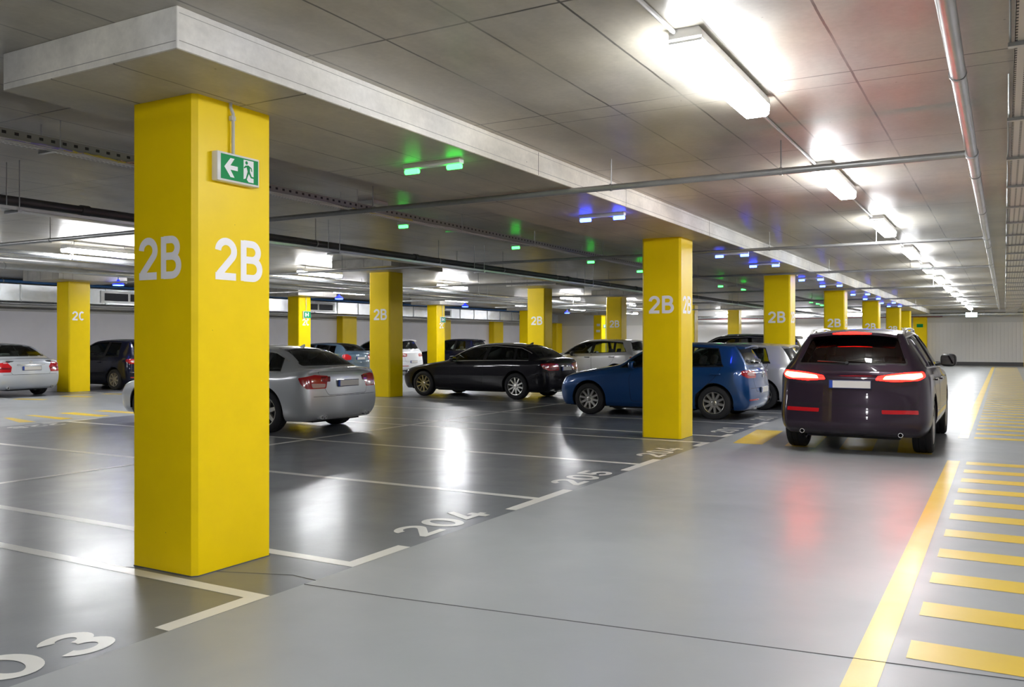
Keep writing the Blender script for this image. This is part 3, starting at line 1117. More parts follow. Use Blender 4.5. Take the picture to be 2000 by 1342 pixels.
def spec_saloon(MT, P):      # black executive saloon
    return dict(WB=2.912, fo=.92, ro=1.02, hw=.937, H=1.455, R=.335, gc=.20, z_nose=.68, z_cowl=.955, z_belt_f=.925, z_belt_r=.965, z_belt_d=.975,
        x_cowl=2.22, x_head=1.36, x_roofr=-.02, x_deck=-.60, z_deck=1.05, z_tail=1.03, y_roof=.56, y_deck=.72, roof_drop=.06, paint=P, grille=GR, bl_bulge=.045,
        windows=[('A', 'A', 1.00, .97), (.92, .89, .08, .16), (.03, .11, -.36, -.24)],
        pillars=[(.91, 1.01, .88, .98), (.02, .09, .10, .17)],
        wind=(1.03, .66, 1.345, .50, .02, .03), rearglass=(1.085, .60, 1.355, .46, .0, .02), rg_in=-.04,
        doors=[[(2.0, .30), (2.03, .75), (1.95, None), (.99, None), (.98, .30)], [(.965, .30), (.97, None), (.04, None), (.12, .80), (.42, .42), (.46, .30)]],
        handles=[(1.14, .80), (.18, .82)], chrome=(-.36, 1.88), handlemat=P,
        boot=[(-.60, .97), (-.56, .80), (-.46, .60), (.46, .60), (.56, .80), (.60, .97)],
        lamps=[('tail_lamp', [(-.30, .74), (-.30, .90), (.0, .925), (.27, .91), (.22, .80), (.06, .74)], 'd', 1, (-.80, .60), MT['lamp_red'], .004, .03),
               ('lamp_reflector', [(-.28, .765), (-.28, .795), (.04, .805), (.03, .765)], 'd', 1, (-.80, .60), MT['lamp_dark'], .006, .015),
               ('head_lamp', [(-.22, .56), (-.24, .63), (.12, .70), (.26, .71), (.05, .58)], 'd', 1, (.80, .60), MT['lamp_head'], .004, .03)],
        plates=[(-1, .78, 0)], mirror=(1.82, .95), exhaust=[(.60, .25), (-.60, .25)],
        wheel=dict(n=10, w=.030, mat=MT['alloy'], rim=.68), shelf=(-.5, .1, .98), fin=.05)

def spec_hatch(MT, P):      # three-box-less blue hatchback
    return dict(WB=2.578, fo=.865, ro=.757, hw=.89, H=1.48, R=.315, gc=.18, z_nose=.74, z_cowl=.99, z_belt_f=.935, z_belt_r=.975, z_belt_d=.985,
        x_cowl=1.98, x_head=1.22, x_roofr=-.32, x_deck=-.53, z_deck=1.06, z_tail=.93, y_roof=.575, y_deck=.74, roof_drop=.055, paint=P, grille=GR, bl_bulge=.02, hood_e=.85,
        bulge_r=.09, capr=(.12, .03, .0, .02, .05, .05, .05, .05), cr_roof=.6,
        windows=[('A', 'A', .90, .88), (.82, .80, .06, .14)] if False else [('A', 'A', .56, .54), (.48, .46, -.16, -.02)],
        pillars=[(.46, .58, .44, .56)],
        wind=(1.06, .62, 1.375, .52, .02, .03), rearglass=(1.05, .60, 1.375, .50, .0, .03), rg_in=-.24,
        doors=[[(1.66, .30), (1.70, .75), (1.62, None), (.54, None), (.50, .30)], [(.52, .32), (.53, None), (-.14, None), (-.02, .80), (.40, .42), (.44, .32)]],
        handles=[(.68, .83), (-.03, .86)],
        boot=[(-.56, .975), (-.52, .70), (-.46, .54), (.46, .54), (.52, .70), (.56, .975)],
        lamps=[('tail_lamp', [(-.22, .79), (-.23, .915), (.0, .935), (.20, .93), (.22, .86), (.10, .79)], 'd', 1, (-.80, .60), MT['lamp_red'], .004, .03),
               ('lamp_reflector', [(-.17, .83), (-.18, .89), (.05, .90), (.10, .86), (.02, .83)], 'd', 1, (-.80, .60), MT['lamp_clear'], .006, .02),
               ('bumper_reflector', [(-.30, .37), (-.30, .40), (.08, .40), (.08, .37)], 'd', 1, (-.80, .60), MT['lamp_red'], .003, .01),
               ('head_lamp', [(-.26, .58), (-.28, .70), (.05, .79), (.22, .82), (.08, .62)], 'd', 1, (.80, .60), MT['lamp_head'], .004, .03)],
        plates=[(-1, .56, 0)], platemat=MT['lamp_head'], mirror=(1.56, .96), mirrormat=P, seatback=.60,
        wheel=dict(n=10, w=.034, mat=MT['alloy'], rim=.66), shelf=(-.58, -.1, .96), wiper=(.0, 1.07, .36, 1.10), badge=('disc', .84, .055), spoiler=(-.30, -.50, .03, .50), exhaust=[(.42, .23)])

def spec_suv(MT, P):      # big dark car driving away
    return dict(WB=2.807, fo=.89, ro=.93, hw=.95, H=1.69, R=.365, z_joint=.645, gc=.25, z_nose=.92, z_cowl=1.12, z_belt_f=1.07, z_belt_r=1.12, z_belt_d=1.12,
        x_cowl=2.12, x_head=1.38, x_roofr=-.42, x_deck=-.69, z_deck=1.20, z_tail=1.06, y_roof=.60, y_deck=.76, roof_drop=.06, paint=P, grille=GR, bl_bulge=.035, hood_e=.85,
        bulge_r=.11, capr=(.16, .03, .0, .03, .07, .05, .04, .04), cr_roof=.6, glass=MT['glass_dark'],
        windows=[('A', 'A', .92, .88), (.84, .80, .02, .06), (-.04, .0, -.52, -.34)],
        pillars=[(.82, .94, .78, .90), (-.05, .03, -.01, .07)],
        wind=(1.20, .66, 1.54, .54, .02, .03), rearglass=(1.195, .66, 1.515, .54, .0, .035), rg_in=-.32,
        doors=[[(1.90, .40), (1.94, .85), (1.86, None), (.90, None), (.88, .40)], [(.86, .40), (.87, None), (-.02, None), (.04, .90), (.46, .50), (.50, .40)]],
        handles=[(1.04, .96), (.10, .98)], chrome=(-.50, 1.80),
        boot=[(-.80, 1.10), (-.84, .96), (-.80, .74), (-.74, .67), (.74, .67), (.80, .74), (.84, .96), (.80, 1.10)],
        lamps=[('tail_lamp', [(-.36, .99), (-.32, 1.035), (.0, 1.09), (.20, 1.10), (.22, 1.04), (.10, .99), (-.15, .97)], 'd', 1, (-.80, .60), MT['brake'], .004, .02),
               ('lamp_core', [(-.28, 1.0), (-.24, 1.035), (.02, 1.07), (.16, 1.08), (.16, 1.035), (.05, 1.0)], 'd', 1, (-.80, .60), MT['brake_core'], .007, .015),
               ('bumper_reflector', [(-.30, .56), (-.30, .61), (.08, .615), (.08, .565)], 'd', 1, (-.80, .60), MT['lamp_red'], .003, .01),
               ('head_lamp', [(-.26, .75), (-.28, .85), (.05, .93), (.22, .95), (.08, .78)], 'd', 1, (.80, .60), MT['lamp_head'], .004, .03)],
        plates=[(-1, .93, 0)], mirror=(1.66, 1.15), mirror_size=(.085, .11, .095), mirrormat=MT['rubber'], seatback=.68,
        wheel=dict(n=5, w=.06, mat=MT['alloy'], rim=.68, twin=.14), shelf=(-.7, -.1, 1.08), wiper=(.05, 1.20, .42, 1.22), rails=(-.35, 1.25), railmat=MT['chrome'],
        spoiler=(-.40, -.64, .035, .53), high_lamp=(.24, MT['brake']), exhaust=[(.60, .30), (-.60, .30)], tw=.245)
# ------------------------------------------------------------------ room materials
def lines_nodes(nt, coord_out, axis, period, offset, width, wobble=None):
    """1 on thin lines across an axis"""
    sep = nt.nodes.new('ShaderNodeSeparateXYZ')
    nt.links.new(coord_out, sep.inputs[0])
    src = sep.outputs[axis]
    def M(op, a, b=None):
        n = nt.nodes.new('ShaderNodeMath'); n.operation = op
        for i, v in enumerate((a, b)):
            if v is None: continue
            if isinstance(v, (int, float)): n.inputs[i].default_value = v
            else: nt.links.new(v, n.inputs[i])
        return n.outputs[0]
    if wobble: src = M('ADD', src, wobble)
    t = M('SUBTRACT', src, offset)
    t = M('PINGPONG', t, period / 2)
    return M('LESS_THAN', t, width)

def concrete_mat(name, base, joints=True, rough=.45, spots=True):
    m = bpy.data.materials.new(name); m.use_nodes = True
    nt = m.node_tree; b = nt.nodes['Principled BSDF']
    geo = nt.nodes.new('ShaderNodeNewGeometry')
    pos = geo.outputs['Position']
    def M(op, a, b=None):
        n = nt.nodes.new('ShaderNodeMath'); n.operation = op
        for i, v in enumerate((a, b)):
            if v is None: continue
            if isinstance(v, (int, float)): n.inputs[i].default_value = v
            else: nt.links.new(v, n.inputs[i])
        return n.outputs[0]
    def noise(scale, detail=5, stretch=(1, 1, 1), rough_=.6, dist=0):
        mp = nt.nodes.new('ShaderNodeMapping'); mp.inputs['Scale'].default_value = stretch
        nt.links.new(pos, mp.inputs['Vector'])
        n = nt.nodes.new('ShaderNodeTexNoise'); n.inputs['Scale'].default_value = scale
        n.inputs['Detail'].default_value = detail; n.inputs['Roughness'].default_value = rough_
        n.inputs['Distortion'].default_value = dist
        nt.links.new(mp.outputs[0], n.inputs['Vector'])
        return n.outputs['Fac']
    def remap(v, a, b_, c, d):
        r = nt.nodes.new('ShaderNodeMapRange')
        for k, x in zip(('From Min', 'From Max', 'To Min', 'To Max'), (a, b_, c, d)): r.inputs[k].default_value = x
        nt.links.new(v, r.inputs['Value']); return r.outputs[0]
    big = noise(.7, 4); mid = noise(3.0, 6, (1, .35, 1)); fine = noise(26, 4)
    k = M('MULTIPLY', remap(big, .3, .7, .80, 1.16), remap(mid, .3, .7, .80, 1.16))
    k = M('MULTIPLY', k, remap(fine, .3, .7, .95, 1.05))
    if spots:
        vo = nt.nodes.new('ShaderNodeTexVoronoi'); vo.inputs['Scale'].default_value = 5.0
        nt.links.new(pos, vo.inputs['Vector'])
        sp = M('LESS_THAN', vo.outputs['Distance'], .035)
        sel = M('GREATER_THAN', noise(2.2, 2), .52)
        k = M('MULTIPLY', k, remap(M('MULTIPLY', sp, sel), 0, 1, 1, .45))
    h = None
    if joints:
        wob = remap(noise(2.5, 3), 0, 1, -.008, .008)
        wobw = remap(noise(9, 2), .3, .7, .0, 1.0)
        lx = lines_nodes(nt, pos, 0, .583, -.89, .0075, wob)
        ly = lines_nodes(nt, pos, 1, 4.32, 4.14, .009, wob)
        ly2 = lines_nodes(nt, pos, 1, 4.32, 6.16, .008, wob)
        ly3 = lines_nodes(nt, pos, 1, 4.32, 6.44, .006, wob)
        L = M('MAXIMUM', M('MAXIMUM', ly, ly2), M('MAXIMUM', ly3, lx))
        L = M('MULTIPLY', L, remap(noise(1.3, 2), .35, .6, .25, 1.0))
        k = M('MULTIPLY', k, remap(L, 0, 1, 1, .25))
    v = nt.nodes.new('ShaderNodeVectorMath'); v.operation = 'SCALE'
    v.inputs[0].default_value = base
    nt.links.new(k, v.inputs['Scale'])
    # patches of warmer concrete
    mix = nt.nodes.new('ShaderNodeMix'); mix.data_type = 'RGBA'; mix.blend_type = 'MULTIPLY'
    mix.inputs[0].default_value = 1
    nt.links.new(v.outputs[0], mix.inputs[6])
    cr = nt.nodes.new('ShaderNodeValToRGB')
    cr.color_ramp.elements[0].color = (1.0, .97, .90, 1); cr.color_ramp.elements[0].position = .35
    cr.color_ramp.elements[1].color = (.94, .95, 1.0, 1); cr.color_ramp.elements[1].position = .65
    nt.links.new(noise(.45, 2), cr.inputs[0])
    nt.links.new(cr.outputs[0], mix.inputs[7])
    nt.links.new(mix.outputs[2], b.inputs['Base Color'])
    nt.links.new(remap(mid, .3, .7, rough - .06, rough + .1), b.inputs['Roughness'])
    bp = nt.nodes.new('ShaderNodeBump'); bp.inputs['Strength'].default_value = .18; bp.inputs['Distance'].default_value = .01
    nt.links.new(M('ADD', mid, M('MULTIPLY', fine, .3)), bp.inputs['Height'])
    nt.links.new(bp.outputs[0], b.inputs['Normal'])
    return m

def epoxy_mat(name, base, rough, vary=.06, spec=.5, coat=.38):
    m = bpy.data.materials.new(name); m.use_nodes = True
    nt = m.node_tree; b = nt.nodes['Principled BSDF']
    geo = nt.nodes.new('ShaderNodeNewGeometry'); pos = geo.outputs['Position']
    def noise(scale, detail=4, stretch=(1, 1, 1), dist=0):
        mp = nt.nodes.new('ShaderNodeMapping'); mp.inputs['Scale'].default_value = stretch
        nt.links.new(pos, mp.inputs['Vector'])
        n = nt.nodes.new('ShaderNodeTexNoise'); n.inputs['Scale'].default_value = scale
        n.inputs['Detail'].default_value = detail; n.inputs['Distortion'].default_value = dist
        nt.links.new(mp.outputs[0], n.inputs['Vector']); return n.outputs['Fac']
    def remap(v, a, b_, c, d):
        r = nt.nodes.new('ShaderNodeMapRange')
        for k, x in zip(('From Min', 'From Max', 'To Min', 'To Max'), (a, b_, c, d)): r.inputs[k].default_value = x
        nt.links.new(v, r.inputs['Value']); return r.outputs[0]
    v = nt.nodes.new('ShaderNodeVectorMath'); v.operation = 'SCALE'; v.inputs[0].default_value = base
    nt.links.new(remap(noise(1.1, 5, (1, 1, 1), .6), .3, .7, 1 - vary, 1 + vary), v.inputs['Scale'])
    nt.links.new(v.outputs[0], b.inputs['Base Color'])
    nt.links.new(remap(noise(1.9, 5, (1, 1, 1), .8), .3, .7, rough - .04, rough + .04), b.inputs['Roughness'])
    b.inputs['Specular IOR Level'].default_value = spec
    b.inputs['Coat Weight'].default_value = coat
    b.inputs['Coat Roughness'].default_value = .17
    bp = nt.nodes.new('ShaderNodeBump'); bp.inputs['Strength'].default_value = .35; bp.inputs['Distance'].default_value = .005
    ad = nt.nodes.new('ShaderNodeMath'); ad.operation = 'ADD'
    nt.links.new(noise(3.5, 2), ad.inputs[0])
    ml = nt.nodes.new('ShaderNodeMath'); ml.operation = 'MULTIPLY'; ml.inputs[1].default_value = .16
    nt.links.new(noise(38, 2), ml.inputs[0]); nt.links.new(ml.outputs[0], ad.inputs[1])
    nt.links.new(ad.outputs[0], bp.inputs['Height'])
    nt.links.new(bp.outputs[0], b.inputs['Normal'])
    nt.links.new(bp.outputs[0], b.inputs['Coat Normal'])
    return m

def slots_mat(name, color, rough=.35, metal=.7, period=(.05, .035), size=(.55, .45), axes=(1, 0)):
    """galvanised sheet with rows of dark slots (object coordinates)"""
    m = mat(name, color, rough, metal)
    nt = m.node_tree; b = nt.nodes['Principled BSDF']
    geo = nt.nodes.new('ShaderNodeNewGeometry')
    sep = nt.nodes.new('ShaderNodeSeparateXYZ'); nt.links.new(geo.outputs['Position'], sep.inputs[0])
    def M(op, a, b=None):
        n = nt.nodes.new('ShaderNodeMath'); n.operation = op
        for i, v in enumerate((a, b)):
            if v is None: continue
            if isinstance(v, (int, float)): n.inputs[i].default_value = v
            else: nt.links.new(v, n.inputs[i])
        return n.outputs[0]
    r = None
    for ax, p, s in zip(axes, period, size):
        t = M('LESS_THAN', M('PINGPONG', sep.outputs[ax], p / 2), p / 2 * s)
        r = t if r is None else M('MULTIPLY', r, t)
    mix = nt.nodes.new('ShaderNodeMix'); mix.data_type = 'RGBA'
    nt.links.new(r, mix.inputs[0]); mix.inputs[6].default_value = (*color, 1); mix.inputs[7].default_value = (.01, .01, .012, 1)
    nt.links.new(mix.outputs[2], b.inputs['Base Color'])
    nt.links.new(M('SUBTRACT', metal, M('MULTIPLY', r, metal)), b.inputs['Metallic'])
    return m

def add_pits(m, scale=7.0, r=.020):
    """small dark air holes in the concrete under the paint"""
    nt = m.node_tree; b = nt.nodes['Principled BSDF']
    src = b.inputs['Base Color'].links[0].from_socket
    geo = nt.nodes.new('ShaderNodeNewGeometry')
    vo = nt.nodes.new('ShaderNodeTexVoronoi'); vo.inputs['Scale'].default_value = scale
    nt.links.new(geo.outputs['Position'], vo.inputs['Vector'])
    lt_ = nt.nodes.new('ShaderNodeMath'); lt_.operation = 'LESS_THAN'; lt_.inputs[1].default_value = r
    nt.links.new(vo.outputs['Distance'], lt_.inputs[0])
    mx = nt.nodes.new('ShaderNodeMix'); mx.data_type = 'RGBA'
    nt.links.new(lt_.outputs[0], mx.inputs[0]); nt.links.new(src, mx.inputs[6]); mx.inputs[7].default_value = (.16, .10, .01, 1)
    nt.links.new(mx.outputs[2], b.inputs['Base Color'])

RM = {}
RM['ceiling'] = concrete_mat('ceiling_concrete', (.44, .42, .37), True, .36)
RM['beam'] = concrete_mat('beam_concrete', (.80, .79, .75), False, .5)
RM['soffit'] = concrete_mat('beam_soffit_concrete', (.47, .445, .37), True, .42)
RM['floor'] = epoxy_mat('light_grey_epoxy', (.315, .33, .34), .40, .05, .34, .07)
RM['bay'] = epoxy_mat('dark_grey_epoxy', (.140, .150, .168), .335, .12, .42, .20)
RM['line'] = epoxy_mat('white_line_paint', (.72, .71, .67), .335, .04, .45, .24)
RM['yline'] = epoxy_mat('yellow_line_paint', (.74, .51, .045), .36, .05, .42, .08)
RM['column'] = mat('yellow_column_paint', (.95, .68, .001), .36, spec=.3, noise=(1.5, .05), bump=(6, .12, .01))
add_pits(RM['column'])
RM['letter'] = mat('white_letter_paint', (.95, .94, .97), .45)
RM['wall'] = mat('white_wall_paint', (.84, .82, .86), .55, noise=(.8, .04))
RM['wallband'] = mat('grey_wall_band', (.52, .51, .49), .6, noise=(.8, .05))
RM['skirt'] = mat('grey_skirting', (.10, .10, .105), .6)
RM['galv'] = mat('galvanised_steel', (.50, .51, .51), .34, .75, noise=(3, .12))
RM['pipe'] = mat('grey_pipe', (.36, .36, .36), .38, .55, noise=(5, .1))
RM['darkpipe'] = mat('dark_pipe', (.09, .09, .095), .45, .3)
RM['duct'] = mat('duct_sheet', (.62, .64, .66), .27, .85, noise=(2.5, .16), bump=(2.2, .5, .02))
RM['white'] = mat('white_plastic', (.72, .72, .72), .35)
RM['conduit'] = mat('grey_conduit', (.52, .52, .51), .4)
RM['tube'] = mat('lit_diffuser', (.9, .9, .9), .4, emit=(.97, .985, 1.0), estr=LAMP)
RM['tube2'] = mat('lit_diffuser_aisle', (.9, .9, .9), .4, emit=(.97, .98, 1.0), estr=LAMP * 1.45)
RM['green_lit'] = mat('green_indicator_lit', (.0, .3, .05), .4, emit=(.03, 1.0, .06), estr=2.4)
RM['blue_lit'] = mat('blue_indicator_lit', (.1, .2, .9), .4, emit=(.025, .06, 1.0), estr=6.5)
RM['sign_green'] = mat('exit_sign_green', (.0, .27, .075), .5, spec=.25)
RM['sign_white'] = mat('exit_sign_white', (.80, .82, .84), .4)
RM['dark'] = mat('dark_metal', (.03, .03, .033), .5)
RM['blue'] = mat('blue_pipe', (.02, .09, .25), .4)
RM['tray'] = slots_mat('perforated_tray', (.55, .53, .50), .4, .55, (.044, .05), (.62, .30), (1, 0))
RM['tray_side'] = slots_mat('perforated_tray_side', (.30, .30, .28), .4, .6, (.10, .06), (.35, .4), (1, 2))
RM['cables'] = mat('cable_grey', (.55, .55, .54), .5)
RM['cable_y'] = mat('cable_yellow', (.60, .50, .10), .5)
RM['cable_p'] = mat('cable_purple', (.30, .26, .60), .5)
RM['cable_o'] = mat('cable_pink', (.62, .42, .33), .5)
RM['red'] = mat('red_pipe', (.20, .02, .03), .4)

# ------------------------------------------------------------------ shell of the garage
XL, XR, Y0, Y1 = -29.0, 2.3, -12.0, 58.0
ZC, ZC2, XS = 3.3, 3.5, -11.6

def quad(bm, x0, x1, y0, y1, z, mi=0):
    f = bm.faces.new([bm.verts.new(p) for p in ((x0, y0, z), (x1, y0, z), (x1, y1, z), (x0, y1, z))])
    f.material_index = mi
    return f

bm = new_bm()
XF, XM, XB, XD = -3.745, -9.15, -15.15, -22.3
for x0, x1, mi in ((XL, XD, 1), (XD, XB, 0), (XB, XF, 1), (XF, XR, 0)):
    quad(bm, x0, x1, Y0, Y1, 0, mi)
box(bm, XL - .2, XR + .2, Y0 - .2, Y1 + .2, -.3, -.06)
bmesh.ops.remove_doubles(bm, verts=bm.verts[:], dist=1e-5)
floor = structure(from_bm('floor', bm, [RM['floor'], RM['bay']]))

bm = new_bm(); box(bm, XS, XR + .2, Y0 - .2, Y1 + .2, ZC, 3.8)
structure(from_bm('ceiling', bm, RM['ceiling']))
bm = new_bm(); box(bm, XL - .2, XS, Y0 - .2, Y1 + .2, ZC2, 3.8)
structure(from_bm('ceiling', bm, RM['ceiling']))

def wall(name, bmf, mats):
    bm = new_bm(); bmf(bm)
    return structure(from_bm(name, bm, mats))
wall('wall_left', lambda bm: (box(bm, XL - .2, XL, Y0, Y1, 0, 2.48, 0), box(bm, XL - .2, XL + .004, Y0, Y1, 2.48, 3.5, 1)), [RM['wall'], RM['wallband']])
wall('wall_right', lambda bm: box(bm, XR, XR + .2, Y0, Y1, 0, 3.3), RM['wall'])
wall('wall_front', lambda bm: box(bm, XL, XR, Y0 - .2, Y0, 0, 3.5), RM['wall'])
def ribbed(bm):
    # cladding of narrow vertical panels
    box(bm, XL, XR, Y1 + .03, Y1 + .2, 0, 3.5, 0)
    box(bm, XL, XR, Y1 - .004, Y1 + .03, 2.56, 3.5, 1)
    x = -8.0
    while x < XR - .02:
        box(bm, x + .006, x + .194, Y1, Y1 + .03, .22, 2.56, 0, bevel=.004)
        x += .2
    box(bm, XL, -8.0, Y1, Y1 + .03, .22, 2.56, 0)
wall('wall_back', ribbed, [mat('cladding', (.82, .81, .81), .5), mat('cladding_top', (.66, .66, .66), .5)])
for nm, a in (('baseboard_back', (XL, XR, Y1 - .05, Y1 + .03, 0, .22)), ('baseboard_left', (XL, XL + .05, Y0, Y1, 0, .12))):
    bm = new_bm(); box(bm, *a); structure(from_bm(nm, bm, RM['skirt']))

# ------------------------------------------------------------------ markings painted on the floor
ZM = .0015
def paint_poly(name, polys, m):
    bm = new_bm()
    for p in polys:
        f = bm.faces.new([bm.verts.new((x, y, ZM)) for x, y in p])
        f.normal_update()
        if f.normal.z < 0: f.normal_flip()
    return from_bm(name, bm, m, floor)
def paint_rect(name, x0, x1, y0, y1, m):
    return paint_poly(name, [[(x0, y0), (x1, y0), (x1, y1), (x0, y1)]], m)
def bar_l(yl, f0, f1, w=.10, xa=XB + .1, xb=XF):
    """one bay line with its foot along the lane edge"""
    a, b = yl - w / 2, yl + w / 2
    if f1 > f0:
        P = [(xa, a), (xb - .11, a)]
        if f0 < a: P += [(xb - .11, f0), (xb, f0)]
        else: P += [(xb, a)]
        if f1 > b: P += [(xb, f1), (xb - .11, f1), (xb - .11, b)]
        else: P += [(xb, b)]
        P += [(xa, b)]
        paint_poly('parking_line', [P], RM['line'])
bar_l(-3.75, -4.1, -3.7); bar_l(-1.1, -1.7, -.5); bar_l(1.0 - .1, .3, 1.5)
bar_l(3.67, 3.01, 3.72); bar_l(4.51, 4.46, 5.10); bar_l(7.25, 6.66, 7.83); bar_l(9.87, 9.31, 10.39)
bar_l(12.43, 11.95, 12.48); bar_l(13.36, 13.31, 13.75); bar_l(15.62, 15.02, 16.15); bar_l(18.25, 17.7, 18.8)
bar_l(20.65, 20.1, 20.7); bar_l(21.6, 21.55, 22.1)
y = 24.2
while y < 55:
    bar_l(y, y - .55, y + .55); y += 2.7
paint_rect('parking_line', XM - .05, XM + .05, -8, 56, RM['line']).location.z = .0008
for yy in (7.25, 9.95, 12.43, 15.6, 18.25):      # feet on the far side of the double row
    paint_rect('parking_line', XB, XB + .12, yy - .55, yy + .55, RM['line']).location.z = .0008
yy = 10.2
while yy < 50:                                    # bays of the third row
    paint_rect('parking_line', XL + 1.2, XD, yy - .05, yy + .05, RM['line']); yy += 2.75

def bay_number(s, x, y, w, rz, h=.36):
    me = glyph_mesh(s, h, w, RM['line'], 'bay_number')
    o = mesh_obj('bay_number', me, floor)
    o.location = (x, y, ZM + .0005); o.rotation_euler = (0, 0, rz)
R90 = math.pi / 2
bay_number('203', -3.99, 2.31, 1.0, R90)
bay_number('204', -4.02, 5.92, 1.0, R90)
bay_number('205', -4.01, 8.62, 1.0, R90)
bay_number('204', -4.02, 11.09, 1.0, R90)
bay_number('201', -4.02, 14.38, .95, R90)
bay_number('201', -4.02, 16.9, .95, R90)
bay_number('228', -14.75, 9.1, .95, -R90)

paint_rect('walkway_edge_line', -.62, -.48, -6.0, 12.1, RM['yline'])
paint_rect('walkway_edge_line', -.62, -.48, 14.95, 55.5, RM['yline'])
k = -3
while 4.478 + .732 * k < 12.0:
    paint_rect('walkway_stripe', -.405, .60, 4.478 + .732 * k, 4.755 + .732 * k, RM['yline']); k += 1
y = 14.95
while y < 55.3:
    paint_rect('walkway_stripe', -.405, .60, y, y + .277, RM['yline']); y += .732
for i in range(4):
    x = -3.45 + i * .735
    paint_poly('crossing_stripe', [[(x, 12.6), (x + .42, 12.6), (x + .27, 14.68), (x - .16, 14.66)]], RM['yline'])
Q = [[(-16.85, 9.72), (-16.70, 9.80), (-15.45, 9.53), (-15.62, 9.30)], [(-17.03, 10.25), (-16.92, 10.38), (-15.52, 10.31), (-15.50, 10.02)],
     [(-16.95, 10.88), (-16.82, 11.18), (-15.42, 11.03), (-15.45, 10.77)], [(-16.85, 11.6), (-16.75, 11.86), (-15.45, 11.83), (-15.48, 11.57)],
     [(-16.80, 9.05), (-16.65, 9.2), (-15.45, 8.85), (-15.55, 8.6)]]
for q in Q: paint_poly('crossing_stripe', [q], RM['yline'])
for q in range(5):
    y = 11.6 + q * 1.25
    paint_poly('crossing_stripe', [[(-21.9, y), (-21.0, y + .25), (-21.1, y + .5), (-22.0, y + .25)]], RM['yline'])
bm = new_bm(); tube(bm, [(-3.74, 4.0, 0), (-3.1, 4.05, 0), (.4, 4.47, 0), (2.3, 4.8, 0)], .0035, 4)
from_bm('floor_joint', bm, RM['skirt'], floor)
bm = new_bm(); tube(bm, [(-5.05, 3.72, 0), (-3.95, 4.12, 0), (-3.74, 4.1, 0)], .003, 4)
from_bm('floor_joint', bm, RM['skirt'], floor)

# ------------------------------------------------------------------ long downstand over the front columns, drop panels
bm = new_bm()
box(bm, -5.47, -3.86, 3.155, Y1 - .02, 3.065, 3.3, 0, bevel=.006)
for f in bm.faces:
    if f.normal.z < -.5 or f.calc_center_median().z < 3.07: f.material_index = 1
# narrow grooves left by the formwork
for yy in (7.3, 9.5, 12.8, 16.2, 20.5, 25, 30, 36): box(bm, -3.8605, -3.8590, yy, yy + .006, 3.075, 3.29, 2)
box(bm, -3.8606, -3.8592, 3.17, Y1 - .1, 3.112, 3.116, 3); box(bm, -3.8606, -3.8592, 3.17, Y1 - .1, 3.262, 3.265, 3)
box(bm, -5.46, -3.87, 3.1544, 3.1556, 3.108, 3.112, 3)
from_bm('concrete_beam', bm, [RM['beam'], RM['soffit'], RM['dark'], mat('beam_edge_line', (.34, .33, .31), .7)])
tag(bpy.data.objects['concrete_beam'], 'long pale concrete downstand beam running above the front yellow columns', 'beam')

def ordinal(i, n=None):
    return ['nearest', 'second', 'third', 'fourth', 'fifth', 'sixth', 'seventh', 'eighth', 'ninth', 'tenth', 'eleventh', 'added twelfth', 'thirteenth', 'fourteenth', 'fifteenth', 'sixteenth'][i]

def drop(x0, x1, y0, y1, z0, label):
    bm = new_bm(); box(bm, x0, x1, y0, y1, z0, 3.5, 0, bevel=.004)
    return tag(from_bm('drop_panel', bm, RM['ceiling']), label, 'ceiling panel', 'drop panels over the rear columns')

# ------------------------------------------------------------------ columns
def column(x0, x1, y0, y1, z1, label, front=None, side=None, zt=2.045, h=.275, group=None, fdx=0, sdy=0, signed=None, hs=None):
    cx, cy = (x0 + x1) / 2, (y0 + y1) / 2
    bm = new_bm()
    a, b = (x1 - x0) / 2, (y1 - y0) / 2
    c = .03
    P = [(-a + c, -b), (a - c, -b), (a, -b + c), (a, b - c), (a - c, b), (-a + c, b), (-a, b - c), (-a, -b + c)]
    prism(bm, P, 'z', 0.004, z1)
    o = from_bm('column', bm, RM['column'])
    o.location = (cx, cy, 0)
    tag(o, label, 'column', group)
    # thin dark joint where the paint meets the floor
    bm = new_bm(); prism(bm, [(u * 1.012, v * 1.012) for u, v in P], 'z', 0.0, .006)
    from_bm('base_joint', bm, RM['skirt'], o)
    for s, which in ((front, 'f'), (side, 's')):
        if not s: continue
        hh = h if which == 'f' else (hs or h)
        me = glyph_mesh(s, hh, hh * 1.46, RM['letter'])
        t = mesh_obj('lettering', me, o)
        if which == 'f':
            t.location = (fdx, -b - .0015, zt); t.rotation_euler = (R90, 0, 0)
        else:
            t.location = (a + .0015, sdy, zt); t.rotation_euler = (R90, 0, R90)
    return o

c1 = column(-5.06, -4.45, 3.77, 4.44, 3.07, 'big yellow column with white 2B in the left foreground, exit sign on it', '2B', '2B', 2.035, .272, fdx=-.025, sdy=.03)
FR = [(12.63, .60), (20.84, .60), (28.75, .62), (37.25, .62), (45.3, .62), (50.5, .62)]
where = ['yellow 2B column standing in front of the blue hatchback', 'yellow 2B column left of the dark car driving away, behind the silver hatchback',
         'yellow 2B column whose foot hides behind the dark driving car, next beyond the silver hatchback', 'fourth yellow 2B column of the front row, seen over the roof of the driving car',
         'small yellow column over the middle of the driving car roof, lettering half hidden', 'small yellow column over the right end of the driving car roof']
for i, (y, w) in enumerate(FR):
    x0 = -4.87 if i == 0 else -4.98
    column(x0, x0 + .62, y, y + w, 3.07, where[i], '2B', '2B' if i < 3 else None, 2.045, .265, group='yellow columns along the driving lane')
column(-4.80, -4.05, Y1 - .55, Y1 - .02, 3.066, 'yellow pier against the far end wall carrying a small dark sign')
